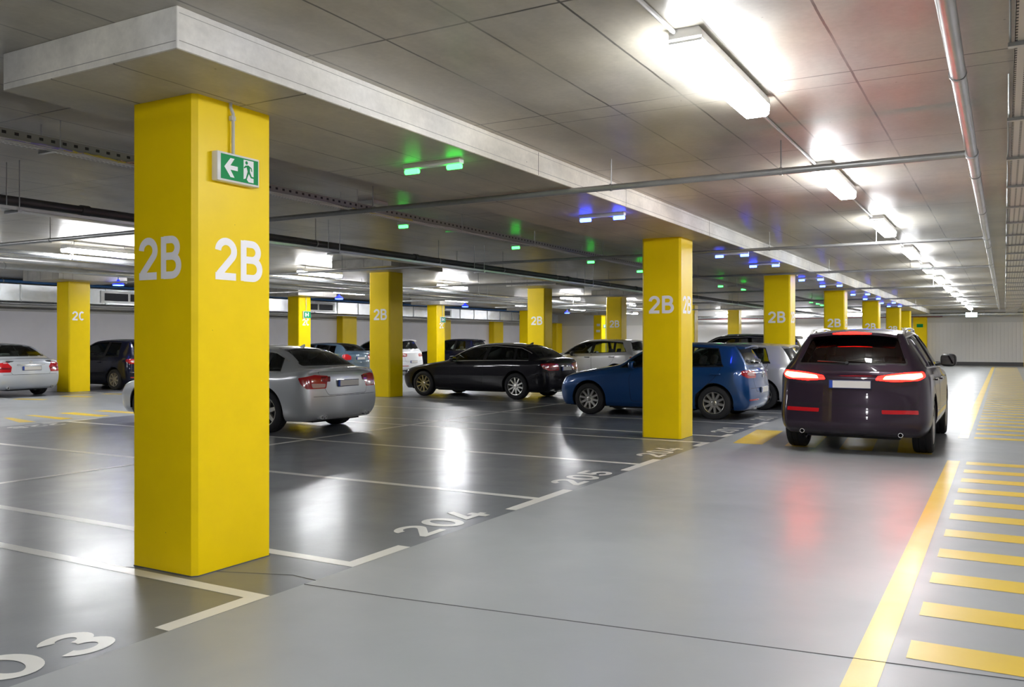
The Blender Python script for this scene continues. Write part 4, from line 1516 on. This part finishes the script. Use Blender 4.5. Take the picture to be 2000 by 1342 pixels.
column(.93, 1.35, Y1 - 2.5, Y1 - 2.0, 3.3, 'yellow column at the far right end of the walkway')
column(-22.0, -21.5, Y1 - .6, Y1 - .02, 3.5, 'yellow pier standing against the far left part of the end wall')

R2 = [(18.2, '2B'), (26.6, '2B'), (33.5, '2B'), (43.25, None), (51.8, None)]
lab2 = ['yellow 2B column between the silver saloon and the black saloon', 'yellow 2B column rising behind the tail of the black saloon', 'yellow 2B column rising behind the roof of the silver crossover',
        'yellow column just right of the second front column, partly hidden behind it', 'plain yellow column seen above the black car roof, far back']
for i, (y, s) in enumerate(R2):
    x0 = -14.72 if i == 0 else -14.5
    column(x0, x0 + .68, y, y + .6, 3.302, lab2[i], s, None, 2.18, .29, group='yellow columns of the second row', fdx=.03)
    drop(x0 - .02, x0 + 1.85, y - 1.45, y + .75, 3.3, ['concrete drop panel over the yellow column between silver and black saloons', 'concrete drop panel over the column behind the black saloon', 'concrete drop panel over the column behind the silver crossover',
         'concrete drop panel right of the second front column', 'concrete drop panel over the far plain column above the black car roof'][i])
R3 = [(15.42, None, '2C'), (25.1, None, '2C'), (34.5, None, '2C'), (43.7, None, None), (54.1, None, None)]
lab3 = ['yellow 2C column right of the parked silver saloon at the far left', 'yellow 2C column with a small exit sign behind the near silver saloon', 'yellow 2C column with exit sign right of the white car',
        'yellow column touching the left side of the one behind the black saloon', 'slim yellow column with small notices above the silver crossover bonnet']
C3 = []
for i, (y, f, s) in enumerate(R3):
    x1 = -23.45 if i == 0 else -23.75
    C3.append(column(x1 - .6, x1, y, y + .68, 3.202, lab3[i], f, s, 2.21, .26, group='yellow columns of the third row', sdy=-.05 if i == 0 else .05))
    drop(x1 - 1.0, x1 + .68, y - .75, y + 1.4, 3.2, ['concrete drop panel over the 2C column at the far left', 'concrete drop panel over the 2C column behind the near silver saloon', 'concrete drop panel over the 2C column right of the white car',
         'concrete drop panel above the column left of the black saloon tail column', 'concrete drop panel above the far slim column with notices'][i])
for i, (y0, y1, lb) in enumerate(((33.3, 34.4, 'yellow wall pier behind the blue grey car'), (42.2, 43.0, 'yellow wall pier right of the 2C column above the navy car'), (57.0, 57.9, 'yellow wall pier at the far end of the left wall'), (48.0, 49.2, 'yellow wall pier left of the column behind the black saloon'))):
    column(XL, XL + .4, y0, y1, 2.75, lb, group='yellow piers along the left wall')

# small notices on the slim far column and the pier sign
def plaque(name, x0, x1, y0, y1, z0, z1, m, label, cat):
    bm = new_bm(); box(bm, x0, x1, y0, y1, z0, z1, bevel=.003)
    return tag(from_bm(name, bm, m), label, cat)
plaque('notice', -24.10, -23.87, 54.075, 54.105, 2.46, 2.62, RM['sign_white'], 'upper small pale notice on the slim yellow column far back', 'sign')
plaque('notice', -24.14, -23.87, 54.075, 54.105, 2.05, 2.20, RM['sign_white'], 'lower small pale notice on the slim yellow column far back', 'sign')
plaque('wall_sign', -4.60, -4.25, Y1 - .585, Y1 - .545, 2.28, 2.48, RM['sign_green'], 'small dark green sign on the yellow pier at the end wall', 'sign')

# ------------------------------------------------------------------ exit signs
def exit_sign(x, yc, zc, L, H, label, arrow=True, stem=None, D=.055):
    """sign on a face looking along +X"""
    g = empty('exit_sign', (x, yc, zc), 0, label, 'exit sign', 'green exit signs on the columns')
    bm = new_bm(); box(bm, 0, D, -L / 2, L / 2, -H / 2, H / 2, bevel=.006); from_bm('housing', bm, RM['white'], g, True)
    xf = D + .0008
    bm = new_bm()
    box(bm, D - .002, xf, -L / 2 + .028 * L / .37, L / 2 - .012, -H / 2 + .014, H / 2 - .014); from_bm('green_panel', bm, RM['sign_green'], g)
    def flat(name, polys, m, dx):
        bm = new_bm()
        for p in polys:
            f = bm.faces.new([bm.verts.new((xf + dx, u * L / .37, v * H / .19)) for u, v in p])
            f.normal_update()
            if f.normal.x < 0: f.normal_flip()
        from_bm(name, bm, m, g)
    if arrow:
        flat('arrow', [[(-.128, 0), (-.075, .062), (-.040, .062), (-.076, .014), (-.012, .014), (-.012, -.014), (-.076, -.014), (-.040, -.062), (-.075, -.062)]], RM['sign_white'], .0005)
        flat('doorway', [[(.040, .072), (.130, .072), (.130, -.072), (.085, -.072), (.060, -.050), (.040, -.058)]], RM['sign_white'], .0005)
        o = .0
        man = [[(.066 + .012 * math.cos(t), .054 + .012 * math.sin(t)) for t in [2 * math.pi * q / 12 for q in range(12)]],
               [(.062, .036), (.082, .040), (.098, .020), (.096, -.004), (.078, -.008), (.070, .012)],
               [(.060, .038), (.040, .020), (.046, .014), (.068, .026)], [(.082, .040), (.112, .026), (.118, .002), (.110, .002), (.104, .020), (.084, .028)],
               [(.078, -.004), (.096, -.002), (.112, -.030), (.140, -.034), (.140, -.044), (.104, -.042)], [(.076, -.002), (.090, -.010), (.074, -.042), (.066, -.066), (.056, -.066), (.062, -.040)]]
        flat('running_figure', man, RM['sign_green'], .001)
    else:
        flat('doorway', [[(-.10, .055), (-.03, .055), (-.03, -.055), (-.10, -.055)], [(.03, .06), (.08, .06), (.08, -.05), (.03, -.05)], [(-.03, .01), (.03, .01), (.03, -.015), (-.03, -.015)]], RM['sign_white'], .0005)
    if stem:
        bm = new_bm(); y0, z1 = stem
        tube(bm, [(.022, y0, H / 2 - .005), (.022, y0, z1 - .07), (.012, y0 - .012, z1 - .03), (.012, y0 - .012, z1)], .011, 8)
        box(bm, 0, .03, y0 - .018, y0 + .018, z1 - .115, z1 - .085, bevel=.003)
        from_bm('supply_conduit', bm, RM['conduit'], g, True)
    return g
exit_sign(-4.449, 4.085, 2.628, .36, .19, 'green exit sign with white arrow on the big foreground column', True, (-.02, .437))
exit_sign(-23.749, 25.50, 2.50, .42, .27, 'small green exit sign on the 2C column behind the near silver saloon', False, (-.02, .70))
exit_sign(-23.749, 34.95, 2.50, .42, .27, 'small green exit sign on the 2C column right of the white car', False, (-.02, .70))
exit_sign(-23.749, 54.5, 2.45, .36, .24, 'tiny green sign on the slim far column above the silver crossover', False)

# ------------------------------------------------------------------ fluorescent fixtures
def fixture(label=None, group=None, L=1.66, W=.20, stem=0.0, tube_m=None):
    g = empty('ceiling_light', (0, 0, 0), 0, label, 'ceiling light', group)
    z = -stem
    bm = new_bm()
    prism(bm, [(-W / 2, z - .07), (-W / 2 + .004, z - .02), (-W / 2 + .02, z), (W / 2 - .02, z), (W / 2 - .004, z - .02), (W / 2, z - .07)], 'y', -L / 2, L / 2)
    if stem:
        for yy in (-L * .36, L * .36): tube(bm, [(0, yy, z), (0, yy, 0)], .008, 6)
    from_bm('housing', bm, RM['white'], g)
    bm = new_bm()
    prism(bm, [(-W / 2 + .002, z - .07), (-W / 2 + .008, z - .130), (-W / 2 + .028, z - .148), (W / 2 - .028, z - .148), (W / 2 - .008, z - .130), (W / 2 - .002, z - .07)], 'y', -L / 2 + .003, L / 2 - .003)
    from_bm('diffuser', bm, tube_m or RM['tube'], g, True, 50)
    for s in (-1, 1):
        bm = new_bm()
        prism(bm, [(-W / 2, z - .055), (-W / 2 + .002, z - .085), (W / 2 - .002, z - .085), (W / 2, z - .055)], 'y', min(s * (L / 2 - .012), s * L / 2), max(s * (L / 2 - .012), s * L / 2))
        from_bm('end_cap', bm, RM['white'], g)
    return g
LY = [5.66, 9.95, 14.25, 18.7, 22.95, 27.37, 31.65, 36.1, 40.45, 45.0, 49.4, 52.6, 1.3, -3.05, -7.4]  # the twelfth is an added lamp that brightens the end wall
proto = fixture(None, 'fluorescent lights over the driving lane')
for i, y in enumerate(LY):
    o = proto if i == 0 else copy_tree(proto)
    o.location = (-1.60, y, ZC)
    o['label'] = ('big bright fluorescent ceiling light, nearest to the camera over the driving lane' if i == 0 else
                  '%s fluorescent ceiling light from the camera over the driving lane' % ordinal(i) if i < 12 else
                  ['fluorescent ceiling light right above the camera', 'fluorescent ceiling light behind the camera', 'fluorescent ceiling light farthest behind the camera'][i - 12])
B1 = [4.7, 11.4, 18.05, 24.6, 33.8, 40.4, 47.0]
B2 = [4.9, 11.55, 18.3, 25.65, 33.1, 39.5, 46.0, 54.5]
n1 = ['above the aisle left of the big foreground column, out of frame', 'just left of the big foreground column, upper one', 'left of the 2B column between the silver and black saloons',
      'above the bonnet of the black saloon, upper one', 'right of the column behind the black saloon, upper one', 'just left of the second front column, upper one', 'far back in the second aisle, hidden by the front column']
n2 = ['in the far left aisle, out of frame', 'at the left picture edge, lower one', 'in the third bay aisle, hidden by the foreground column', 'right of the 2C column behind the near silver saloon', 'above the bonnet of the black saloon, lower one',
      'behind the column of the black saloon', 'right of the column behind the black saloon, lower one', 'just left of the second front column, lower one']
proto2 = fixture(None, 'fluorescent lights of the second aisle', L=1.6, W=.20, stem=.09, tube_m=RM['tube2'])
first = True
for X, ys, nn in ((-16.3, B1, n1), (-21.7, B2, n2)):
    for y, nm in zip(ys, nn):
        o = proto2 if first else copy_tree(proto2)
        first = False
        o.location = (X, y, ZC2)
        o['label'] = 'white tube ceiling light ' + nm
for X, lb in ((-11.4, 'bright ceiling light at the end wall above the driving car roof, left'), (-15.8, 'bright ceiling light at the end wall right of the second front column'), (-8.0, 'ceiling light at the end wall, hidden by the driving car')):
    o = copy_tree(proto2); o.rotation_euler = (0, 0, R90); o.location = (X, 56.6, ZC if X > XS else ZC2)
    o['label'] = lb; o['group'] = 'ceiling lights along the end wall'
for i, y in enumerate((-6, 1.5, 9.0, 16.5, 24.0, 31.5, 39, 46.5)):
    pass
bm = new_bm(); tube(bm, [(-1.665, -10, 3.285), (-1.665, 53.9, 3.285)], .014, 8)
tag(from_bm('light_conduit', bm, RM['conduit'], None, True), 'thin grey conduit linking the row of lane lights on the ceiling', 'conduit')

# emergency sign at the far end of the light row
g = empty('hanging_sign', (-1.58, 53.8, 0), 0, 'pale lit hanging sign box at the far end of the lane lights', 'sign')
bm = new_bm(); box(bm, -.28, .28, -.04, .04, 2.78, 3.02, bevel=.01); from_bm('sign_box', bm, mat('pale_lit_box', (.6, .75, .78), .4, emit=(.75, 1, 1), estr=.8), g)
bm = new_bm(); tube(bm, [(0, 0, 3.0), (0, 0, 3.305)], .02, 8); from_bm('hanger', bm, RM['conduit'], g)

# ------------------------------------------------------------------ green and blue bay indicators
def indicator(kind, two=True):
    g = empty('bay_indicator', (0, 0, 0), 0, None, 'indicator light', None)
    W = .60 if two else .17
    bm = new_bm(); box(bm, -W / 2, W / 2, -.035, .035, -.045, .0, bevel=.006); from_bm('housing', bm, RM['white'], g)
    for s in ((-1, 1) if two else (0,)):
        cx = s * (W / 2 - .075)
        bm = new_bm(); lathe(bm, [(cx - .07, .0), (cx - .07, .022), (cx + .07, .022), (cx + .07, 0)], 14, 'x')
        for v in bm.verts: v.co.z -= .068
        h = from_bm('lamp', bm, RM[kind + '_lit'], g, True, 40)
    return g
pb, pg, ps = indicator('blue'), indicator('green'), indicator('green', False)
ps_first = True
Z = 3.068
pairs = [(-4.36, 6.27, 'g', 'double green bay indicator lamp under the concrete beam'), (-4.33, 9.88, 'b', 'double blue bay indicator lamp left of the second column top'),
         (-4.22, 15.35, 'b', 'double blue bay indicator lamp right of the second column, nearer one'), (-4.22, 17.75, 'b', 'double blue bay indicator lamp right of the second column, farther one'),
         (-4.19, 22.45, 'b', 'nearer double blue bay indicator lamp right of the third column'), (-4.18, 25.25, 'b', 'farther double blue bay indicator lamp right of the third column'),
         (-4.12, 30.4, 'b', 'nearer double blue bay indicator lamp right of the fourth column'), (-4.2, 33.9, 'b', 'farther double blue bay indicator lamp right of the fourth column'),
         (-4.1, 37.9, 'b', 'double blue bay indicator lamp above the fifth column'), (-4.23, 41.6, 'b', 'farthest double blue bay indicator lamp under the beam')]
used = set()
for x, y, k, lb in pairs:
    src = pb if k == 'b' else pg
    o = src if k not in used else copy_tree(src)
    used.add(k)
    o.location = (x, y, Z); o['label'] = lb; o['group'] = 'bay indicator lamps under the beam'
gl = ['single green bay indicator lamp left of the long cross pipe, nearest of its row', 'second single green bay indicator lamp of the row behind the beam', 'third single green bay indicator lamp, above the black saloon', 'fourth green bay indicator lamp, touching the left edge of the second column',
      'single green bay indicator lamp above the black car roof, left one', 'single green bay indicator lamp above the black car roof, right one', 'far green bay indicator lamp left of the fourth column, upper', 'far green bay indicator lamp left of the fourth column, middle', 'far green bay indicator lamp left of the fourth column, lower']
for i, (x, y) in enumerate([(-7.4, 9.91), (-7.39, 13.14), (-7.41, 16.33), (-7.41, 19.1), (-7.37, 25.57), (-7.19, 27.5), (-7.12, 38.2), (-7.18, 40), (-7.3, 41.7)]):
    o = ps if i == 0 else copy_tree(ps)
    o.location = (x, y, 3.175); o['label'] = gl[i]; o['group'] = 'green bay indicator lamps of the second row'
    bm = new_bm(); tube(bm, [(0, 0, -.002), (0, 0, .126)], .008, 6); from_bm('hanger', bm, RM['pipe'], o)
# blue pendant indicators in front of the duct
def pendant():
    g = empty('pendant_indicator', (0, 0, 0), 0, None, 'indicator light', 'blue pendant indicators in front of the duct')
    bm = new_bm()
    lathe(bm, [(-.22, .0), (-.22, .035), (-.27, .05), (-.30, .12), (-.375, .17), (-.375, 0)], 16, 'z')
    from_bm('shade', bm, mat('blue_shade', (.02, .03, .5), .4, emit=(.01, .02, .9), estr=.45), g, True, 40)
    bm = new_bm(); tube(bm, [(0, 0, 0), (0, 0, -.31)], .012, 8); from_bm('hanger', bm, RM['blue'], g)
    bm = new_bm(); box(bm, -.11, .11, -.11, .11, -.40, -.376, bevel=.01); from_bm('lamp', bm, RM['blue_lit'], g)
    return g
pd = pendant()
for i, (x, y, lb) in enumerate(((-22.6, 16.4, 'blue pendant indicator lamp right of the far left 2C column'), (-22.6, 26.1, 'blue pendant indicator lamp in front of the duct right of the signed 2C column'), (-22.6, 35.2, 'blue pendant indicator lamp right of the 2C column beside the white car'), (-22.6, 46.4, 'small far blue pendant indicator lamp right of the column behind the black saloon'))):
    o = pd if i == 0 else copy_tree(pd)
    o.location = (x, y, ZC2 if i else ZC2); o['label'] = lb

# ------------------------------------------------------------------ sprinkler pipes
ZP = 3.02
def pipe(name, pts, r, m, label, cat, hang=(), group=None, zc=None, coup=()):
    g = empty(name, pts[0], 0, label, cat, group)
    o = Vector(pts[0])
    P = [Vector(p) - o for p in pts]
    bm = new_bm(); tube(bm, P, r, 14); from_bm('pipe_run', bm, m, g, True, 40)
    for p in hang:
        z1 = (ZC if p[0] > XS else ZC2) if len(p) < 3 else p[2]
        bm = new_bm()
        q = Vector((p[0], p[1], pts[0][2])) - o
        d = (P[-1] - P[0]).normalized()
        n = 14
        lathe(bm, [(-.012, r + .001), (-.012, r + .006), (.012, r + .006), (.012, r + .001)], n, 'x' if abs(d.x) > .5 else 'y', closed=True)
        for v in bm.verts: v.co += q
        tube(bm, [q + Vector((0, 0, r)), q + Vector((0, 0, z1 - pts[0][2]))], .006, 6)
        from_bm('hanger', bm, RM['pipe'], g)
    for c in coup:
        bm = new_bm(); q = Vector(c) - o; d = (P[-1] - P[0]).normalized() * .05
        tube(bm, [q - d, q + d], r * 1.22, 14); from_bm('coupling', bm, m, g, True, 40)
    return g
pipe('sprinkler_main', [(-.232, -9, ZP), (-.225, 49, ZP)], .042, RM['galv'], 'thick grey pipe running along the ceiling above the walkway line', 'pipe',
     [(-.232, y) for y in (2.2, 5.55, 9.0, 11.6, 15.9, 19.5, 24, 28, 32, 36, 40, 44)], coup=[(-.232, y, ZP) for y in (7.98, 14.65, 20.3, 27.2, 34.5, 42)])
cl = ['grey cross pipe nearest to the camera, passing under the concrete beam', 'second grey cross pipe from the camera, passing the second yellow column top', 'third grey cross pipe from the camera, passing above the third yellow column', 'fourth grey cross pipe from the camera', 'fifth grey cross pipe from the camera', 'sixth grey cross pipe from the camera, near the end wall']
for i, y in enumerate((7.98, 14.65, 20.3, 27.2, 34.5, 42.0)):
    r = .030 if i == 0 else .026
    hx = [-1.75, -6.4, -3.4, -9.6, -12.6, -16.5]
    pipe('sprinkler_pipe', [(-.274, y, ZP), (-20.5, y, ZP)], r, RM['pipe'], cl[i], 'pipe', [(x, y) if not (-5.5 < x < -3.8) else (x, y, 3.07) for x in hx], 'cross pipes under the ceiling')
pipe('sprinkler_pipe', [(-.274, 1.3, ZP), (-20.5, 1.3, ZP)], .03, RM['pipe'], 'grey cross pipe above the camera, out of frame', 'pipe', [(-2, 1.3), (-9.6, 1.3)], 'cross pipes under the ceiling')
pipe('drain_pipe', [(-8.85, -8, 2.93), (-8.85, 50, 2.93)], .05, RM['darkpipe'], 'dark pipe running lengthwise below the ceiling behind the second row', 'pipe',
     [(-8.85, y) for y in (1.0, 4.9, 9.7, 12.9, 15.2, 17.6, 20.6, 24, 28)], coup=[(-8.85, y, 2.93) for y in (6.0, 12.2, 18.2, 22.5, 27, 33)])
pipe('silver_pipe', [(-16.4, -8, 3.2), (-16.4 - .9, 50, 3.2)], .06, RM['duct'], 'shiny silver insulated pipe running lengthwise above the second aisle', 'pipe', [(-16.45, 8.5), (-16.5, 10.9), (-16.55, 13.5), (-16.65, 20.5), (-16.75, 27)])
pipe('silver_pipe', [(-18.1, -8, 3.2), (-18.1, 50, 3.2)], .06, RM['pipe'], 'dull grey pipe behind the shiny silver one above the second aisle', 'pipe', [(-18.1, 9.5), (-18.1, 12.1), (-18.1, 16.5), (-18.1, 22), (-18.1, 30)])
pipe('silver_pipe', [(-19.9, 8, 3.2), (-19.9, 50, 3.2)], .07, RM['galv'], 'grey duct pipe nearest the 2C columns under the ceiling', 'pipe', [(-19.9, 11.5), (-19.9, 15), (-19.9, 21), (-19.9, 27)])
pipe('end_pipe', [(-20, 56.9, 3.02), (1.2, 56.9, 3.02)], .10, RM['duct'], 'thick pale pipe running across in front of the end wall', 'pipe', [(-12, 56.9), (-7.2, 56.9), (-1, 56.9)])
pipe('end_pipe', [(-20, 57.4, 2.93), (-3.2, 57.4, 2.93)], .05, RM['red'], 'thin dark red pipe along the end wall', 'pipe', [(-14, 57.4), (-6, 57.4)])

# ------------------------------------------------------------------ cable trays
def tray(name, x0, x1, y0, y1, z, h, label, bottom, side, rungs=(), posts=()):
    g = empty(name, (0, 0, 0), 0, label, 'cable tray')
    bm = new_bm(); box(bm, x0, x1, y0, y1, z, z + .003); from_bm('tray_bottom', bm, bottom, g)
    for s in (0, 1):
        a = x0 if s == 0 else x1 - .003
        bm = new_bm(); box(bm, a, a + .003, y0, y1, z, z + h); from_bm('tray_side', bm, side, g)
    for y in rungs:
        bm = new_bm(); box(bm, x0 - .03, x1 + .03, y - .02, y + .02, z - .022, z - .001)
        for xx in (x0 - .02, x1 + .02): tube(bm, [(xx, y, z - .02), (xx, y, (ZC if xx > XS else ZC2))], .006, 6)
        from_bm('bracket', bm, RM['galv'], g)
    return g
ry = [2.0, 3.4, 5.05, 6.75, 8.2, 9.7, 11.2, 12.7, 14.2, 15.7, 17.2, 18.7, 20.2, 22, 24, 26, 28, 30, 33, 36, 39, 42, 45, 48, 51]
tray('cable_tray', .045, .60, -8, 54, 3.0, .06, 'wide perforated cable tray along the ceiling at the right picture edge', RM['tray'], RM['tray_side'], ry)
lt = tray('cable_tray', -6.97, -6.75, -6, 50, 3.075, .075, 'perforated cable tray with loose coloured cables behind the foreground column', RM['tray'], RM['tray_side'], [4.35, 8.1, 10.4, 12.6, 15, 18, 21, 25, 30])
rnd = random.Random(3)
def cable(m, ya, yb, zz, amp, n=26):
    bm = new_bm()
    pts = [(-6.735 + rnd.uniform(-.01, .02), ya + (yb - ya) * i / n, zz + amp * (rnd.random() - .5)) for i in range(n + 1)]
    tube(bm, pts, .0055, 5)
    from_bm('cable', bm, m, lt, True)
for a in range(4): cable(RM['cables'], -2 + a * .3, 20, 3.062 - .006 * a, .02, 60)
for a in range(3): cable(RM['cable_p'], 3.9 + a * .1, 4.55, 3.06 + .006 * a, .02, 8)
for a in range(3): cable(RM['cable_y'], 4.35 + a * .1, 4.95, 3.06 + .006 * a, .02, 8)
for a in range(3): cable(RM['cable_o'], 4.7 + a * .1, 5.4, 3.06 + .006 * a, .02, 8)
for a in range(2): cable(RM['cable_y'], 8.0 + a * .1, 9.2, 3.06 + .006 * a, .02, 10)
t2 = tray('cable_tray', -8.76, -8.58, -6, 50, 2.80, .035, 'slim bright cable tray beside the dark lengthwise pipe', RM['galv'], RM['galv'], [2, 5.1, 9.9, 14, 19, 25, 32, 40])
bm = new_bm()
for a in range(4): tube(bm, [(-8.73 + .035 * a, y, 2.815 + .010 * ((i * 7 + a) % 3)) for i, y in enumerate(np.arange(-5.5, 49, 1.1))], .010, 5)
from_bm('cable_bundle', bm, RM['cables'], t2)

# ------------------------------------------------------------------ air duct along the left wall
g = empty('air_duct', (-28.3, 0, 0), 0, 'large sheet metal air duct running along the left wall under the ceiling', 'air duct')
bm = new_bm(); box(bm, -.35, .30, -6, 56, 2.79, 3.33); from_bm('duct_body', bm, RM['duct'], g)
y = -5.0
while y < 55:
    bm = new_bm(); box(bm, -.37, .325, y, y + .04, 2.77, 3.35); from_bm('duct_flange', bm, RM['galv'], g); y += 1.55
for y in (9.5, 19.6, 29.7, 39.8, 50):
    bm = new_bm()
    box(bm, .30, .33, y, y + 2.3, 2.84, 3.27)
    gr = from_bm('grille_frame', bm, RM['galv'], g)
    for q in (0, 1):
        bm = new_bm(); box(bm, .331, .336, y + .15 + q * 1.05, y + 1.10 + q * 1.05, 2.92, 3.19); from_bm('grille', bm, slots_mat('grille_slots', (.06, .065, .08), .5, .2, (.5, .03), (1.0, .3), (1, 2)) if q == 0 and y == 9.5 else bpy.data.materials['grille_slots'], gr)
for y in np.arange(-4, 55, 6.2):
    bm = new_bm()
    for xx in (-.30, .26): tube(bm, [(xx, y, 3.32), (xx, y, 3.503)], .01, 6)
    from_bm('hanger', bm, RM['galv'], g)
pipe('blue_pipe', [(-27.75, -6, 3.40), (-27.75, 54, 3.40)], .05, RM['blue'], 'blue pipe running above the air duct on the left', 'pipe', [(-27.75, y) for y in (0, 8, 16, 24, 32, 40, 48)])
pipe('wall_pipe', [(-27.9, -6, 2.70), (-27.9, 54, 2.70)], .035, RM['galv'], 'thin grey pipe hanging just below the air duct', 'pipe', [(-27.9, y, 2.80) for y in (0, 8, 16, 24, 32, 40, 48)])

bm = new_bm(); box(bm, -7.28, -7.0, 8.75, 9.05, 3.25, 3.302, bevel=.008)
tag(from_bm('detector_box', bm, RM['white']), 'flat pale box on the ceiling above the first cross pipe', 'detector')
# ------------------------------------------------------------------ the cars
MT = car_materials()
P_silver = paint('silver_paint', (.56, .58, .60), .45, .34)
P_silver2 = paint('pale_silver_paint', (.50, .53, .57), .40, .34)
P_black = paint('black_paint', (.010, .009, .013), .2, .3)
P_aub = paint('dark_violet_paint', (.030, .020, .032), .35, .3)
P_blue = paint('blue_paint', (.006, .060, .215), .35, .3)
P_navy = paint('navy_paint', (.008, .010, .028), .3, .3)
P_bgrey = paint('blue_grey_paint', (.07, .12, .17), .4, .32)
P_white = paint('white_paint', (.80, .81, .83), .0, .35)
P_grey = paint('warm_silver_paint', (.55, .55, .55), .45, .34)
PI = math.pi
def variant(base, P, **kw):
    d = base(MT, P); d.update(kw); return d

build_car('saloon_car', spec_big_saloon(MT, P_silver), (-10.42, 11.14, 0), PI, 'silver saloon parked behind the big foreground column, its tail sticking out right of it', MT)
build_car('saloon_car', spec_saloon(MT, P_black), (-10.74, 20.02, 0), PI - .03, 'black four-door saloon with red tail lamps parked behind the blue hatchback', MT)
build_car('hatchback_car', spec_hatch(MT, P_blue), (-4.77, 16.95, 0), PI, 'blue hatchback parked behind the second yellow 2B column', MT)
build_car('suv', spec_suv(MT, P_aub), (-1.74, 12.78, 0), PI / 2, 'dark sport utility car driving away down the lane with brake lamps lit', MT)

merc = variant(spec_saloon, P_silver2, lev=3, windows=[('A', 'A', 1.00, .97), (.92, .89, .04, .16)], z_tail=.99, z_deck=1.02, hw=.91, wheel=dict(n=8, w=.035, mat=MT['alloy'], rim=.66),
    boot=[(-.62, .95), (-.60, .80), (-.50, .60), (.50, .60), (.60, .80), (.62, .95)], badge=('star', .91, .035), plates=[(-1, .76, 0)], fin=None, chrome=None,
    lamps=[('tail_lamp', [(-.14, .66), (-.16, .80), (-.04, .93), (.12, .90), (.22, .76), (.16, .66)], 'd', 1, (-.80, .60), MT['lamp_red'], .004, .02),
           ('lamp_band', [(-.13, .735), (-.14, .775), (.16, .79), (.19, .74)], 'd', 1, (-.80, .60), MT['lamp_dark'], .006, .01),
           ('boot_trim', [(-.38, .84), (.38, .84), (.38, .862), (-.38, .862)], 'x', -1, None, MT['chrome'], .012, .005)])
build_car('saloon_car', merc, (-23.45, 13.72, 0), PI, 'pale silver saloon parked at the left picture edge, left of the 2C column', MT)
navy = variant(spec_hatch, P_navy, lev=2, H=1.56, hw=.90, wheel=dict(n=8, w=.035, mat=MT['alloy_warm'], rim=.66), badge=None, wiper=None, platemat=MT['plateframe'], WB=2.61)
build_car('hatchback_car', navy, (-23.38, 17.68, 0), PI, 'dark navy hatchback with red tail lamp between the 2C column and the big column', MT)
bg = variant(spec_saloon, P_bgrey, lev=2, H=1.43, z_deck=1.08, z_tail=1.06, x_deck=-.66, x_roofr=-.25, wheel=dict(n=8, w=.035, mat=MT['alloy'], rim=.66), fin=None, chrome=None, windows=[('A', 'A', .92, .90), (.84, .82, -.30, -.18)], ro=.95,
    lamps=[('tail_lamp', [(-.16, .72), (-.18, .86), (.0, .96), (.20, .93), (.22, .80), (.10, .72)], 'd', 1, (-.80, .60), MT['lamp_red'], .004, .05)])
build_car('saloon_car', bg, (-23.35, 27.2, 0), PI, 'blue grey car seen over the boot of the near silver saloon', MT)
wh = variant(spec_hatch, P_white, lev=2, H=1.60, hw=.91, z_belt_f=1.0, z_belt_r=1.04, z_belt_d=1.05, z_deck=1.12, z_tail=1.0, z_nose=.84, z_cowl=1.06, badge=None, platemat=MT['plateframe'], rearglass=(1.13, .62, 1.50, .52, .0, .03), wind=(1.14, .62, 1.48, .52, .02, .03), R=.34, WB=2.66,
    boot=[(-.60, 1.04), (-.58, .80), (-.52, .56), (.52, .56), (.58, .80), (.60, 1.04)], wiper=None,
    wheel=dict(n=6, w=.05, mat=MT['alloy'], rim=.66))
build_car('hatchback_car', wh, (-23.2, 30.85, 0), PI, 'white car seen between the 2B column and the 2C column', MT)
van = variant(spec_hatch, P_navy, lev=2, H=1.60, hw=.91, badge=None, wiper=None, wheel=dict(n=6, w=.05, mat=MT['alloy'], rim=.66), platemat=MT['plateframe'], WB=2.7)
build_car('hatchback_car', van, (-23.2, 34.25 + 2.5, 0), PI, 'dark navy car whose roof shows above the black saloon windscreen', MT)
ren = variant(spec_hatch, P_grey, lev=3, H=1.565, hw=.92, WB=2.69, badge=None, wiper=None, wheel=dict(n=6, w=.05, mat=MT['alloy'], rim=.66), z_belt_f=.99, z_belt_r=1.06, z_belt_d=1.07, z_cowl=1.05, z_nose=.82, z_deck=1.14, z_tail=1.0,
    windows=[('A', 'A', .96, .92), (.88, .84, .10, .14), (.04, .08, -.36, -.16)], pillars=[(.86, .98, .82, .94), (.02, .11, .06, .15)], x_roofr=-.40, y_roof=.58,
    rearglass=(1.15, .60, 1.46, .50, .0, .03), wind=(1.13, .64, 1.45, .52, .02, .03), x_head=1.26, x_cowl=2.06,
    doors=[[(1.74, .30), (1.78, .75), (1.70, None), (.94, None), (.92, .30)], [(.90, .32), (.91, None), (.0, None), (.10, .80), (.42, .42), (.48, .32)]], handles=[(1.08, .90), (.14, .92)], handlemat=MT['rubber'], mirrormat=MT['rubber'])
build_car('hatchback_car', ren, (-11.8, 28.95, 0), PI, 'silver crossover parked behind the black saloon and the blue hatchback', MT)
hs = variant(spec_hatch, P_grey, lev=3, badge=None, H=1.47, wheel=dict(n=8, w=.035, mat=MT['alloy'], rim=.66))
build_car('hatchback_car', hs, (-4.55, 19.75, 0), PI, 'silver hatchback tail showing right of the blue hatchback', MT)
bk = variant(spec_suv, P_black, lev=2, WB=2.95, high_lamp=None, glass=MT['glass_dark'])
bk['lamps'] = [(a, b, c_, d, e, (MT['lamp_red'] if f in (MT['brake'], MT['brake_core']) else f), *r) for (a, b, c_, d, e, f, *r) in bk['lamps']]
build_car('suv', bk, (-5.5, 24.3, 0), PI, 'black estate car whose roof shows above the blue hatchback', MT)
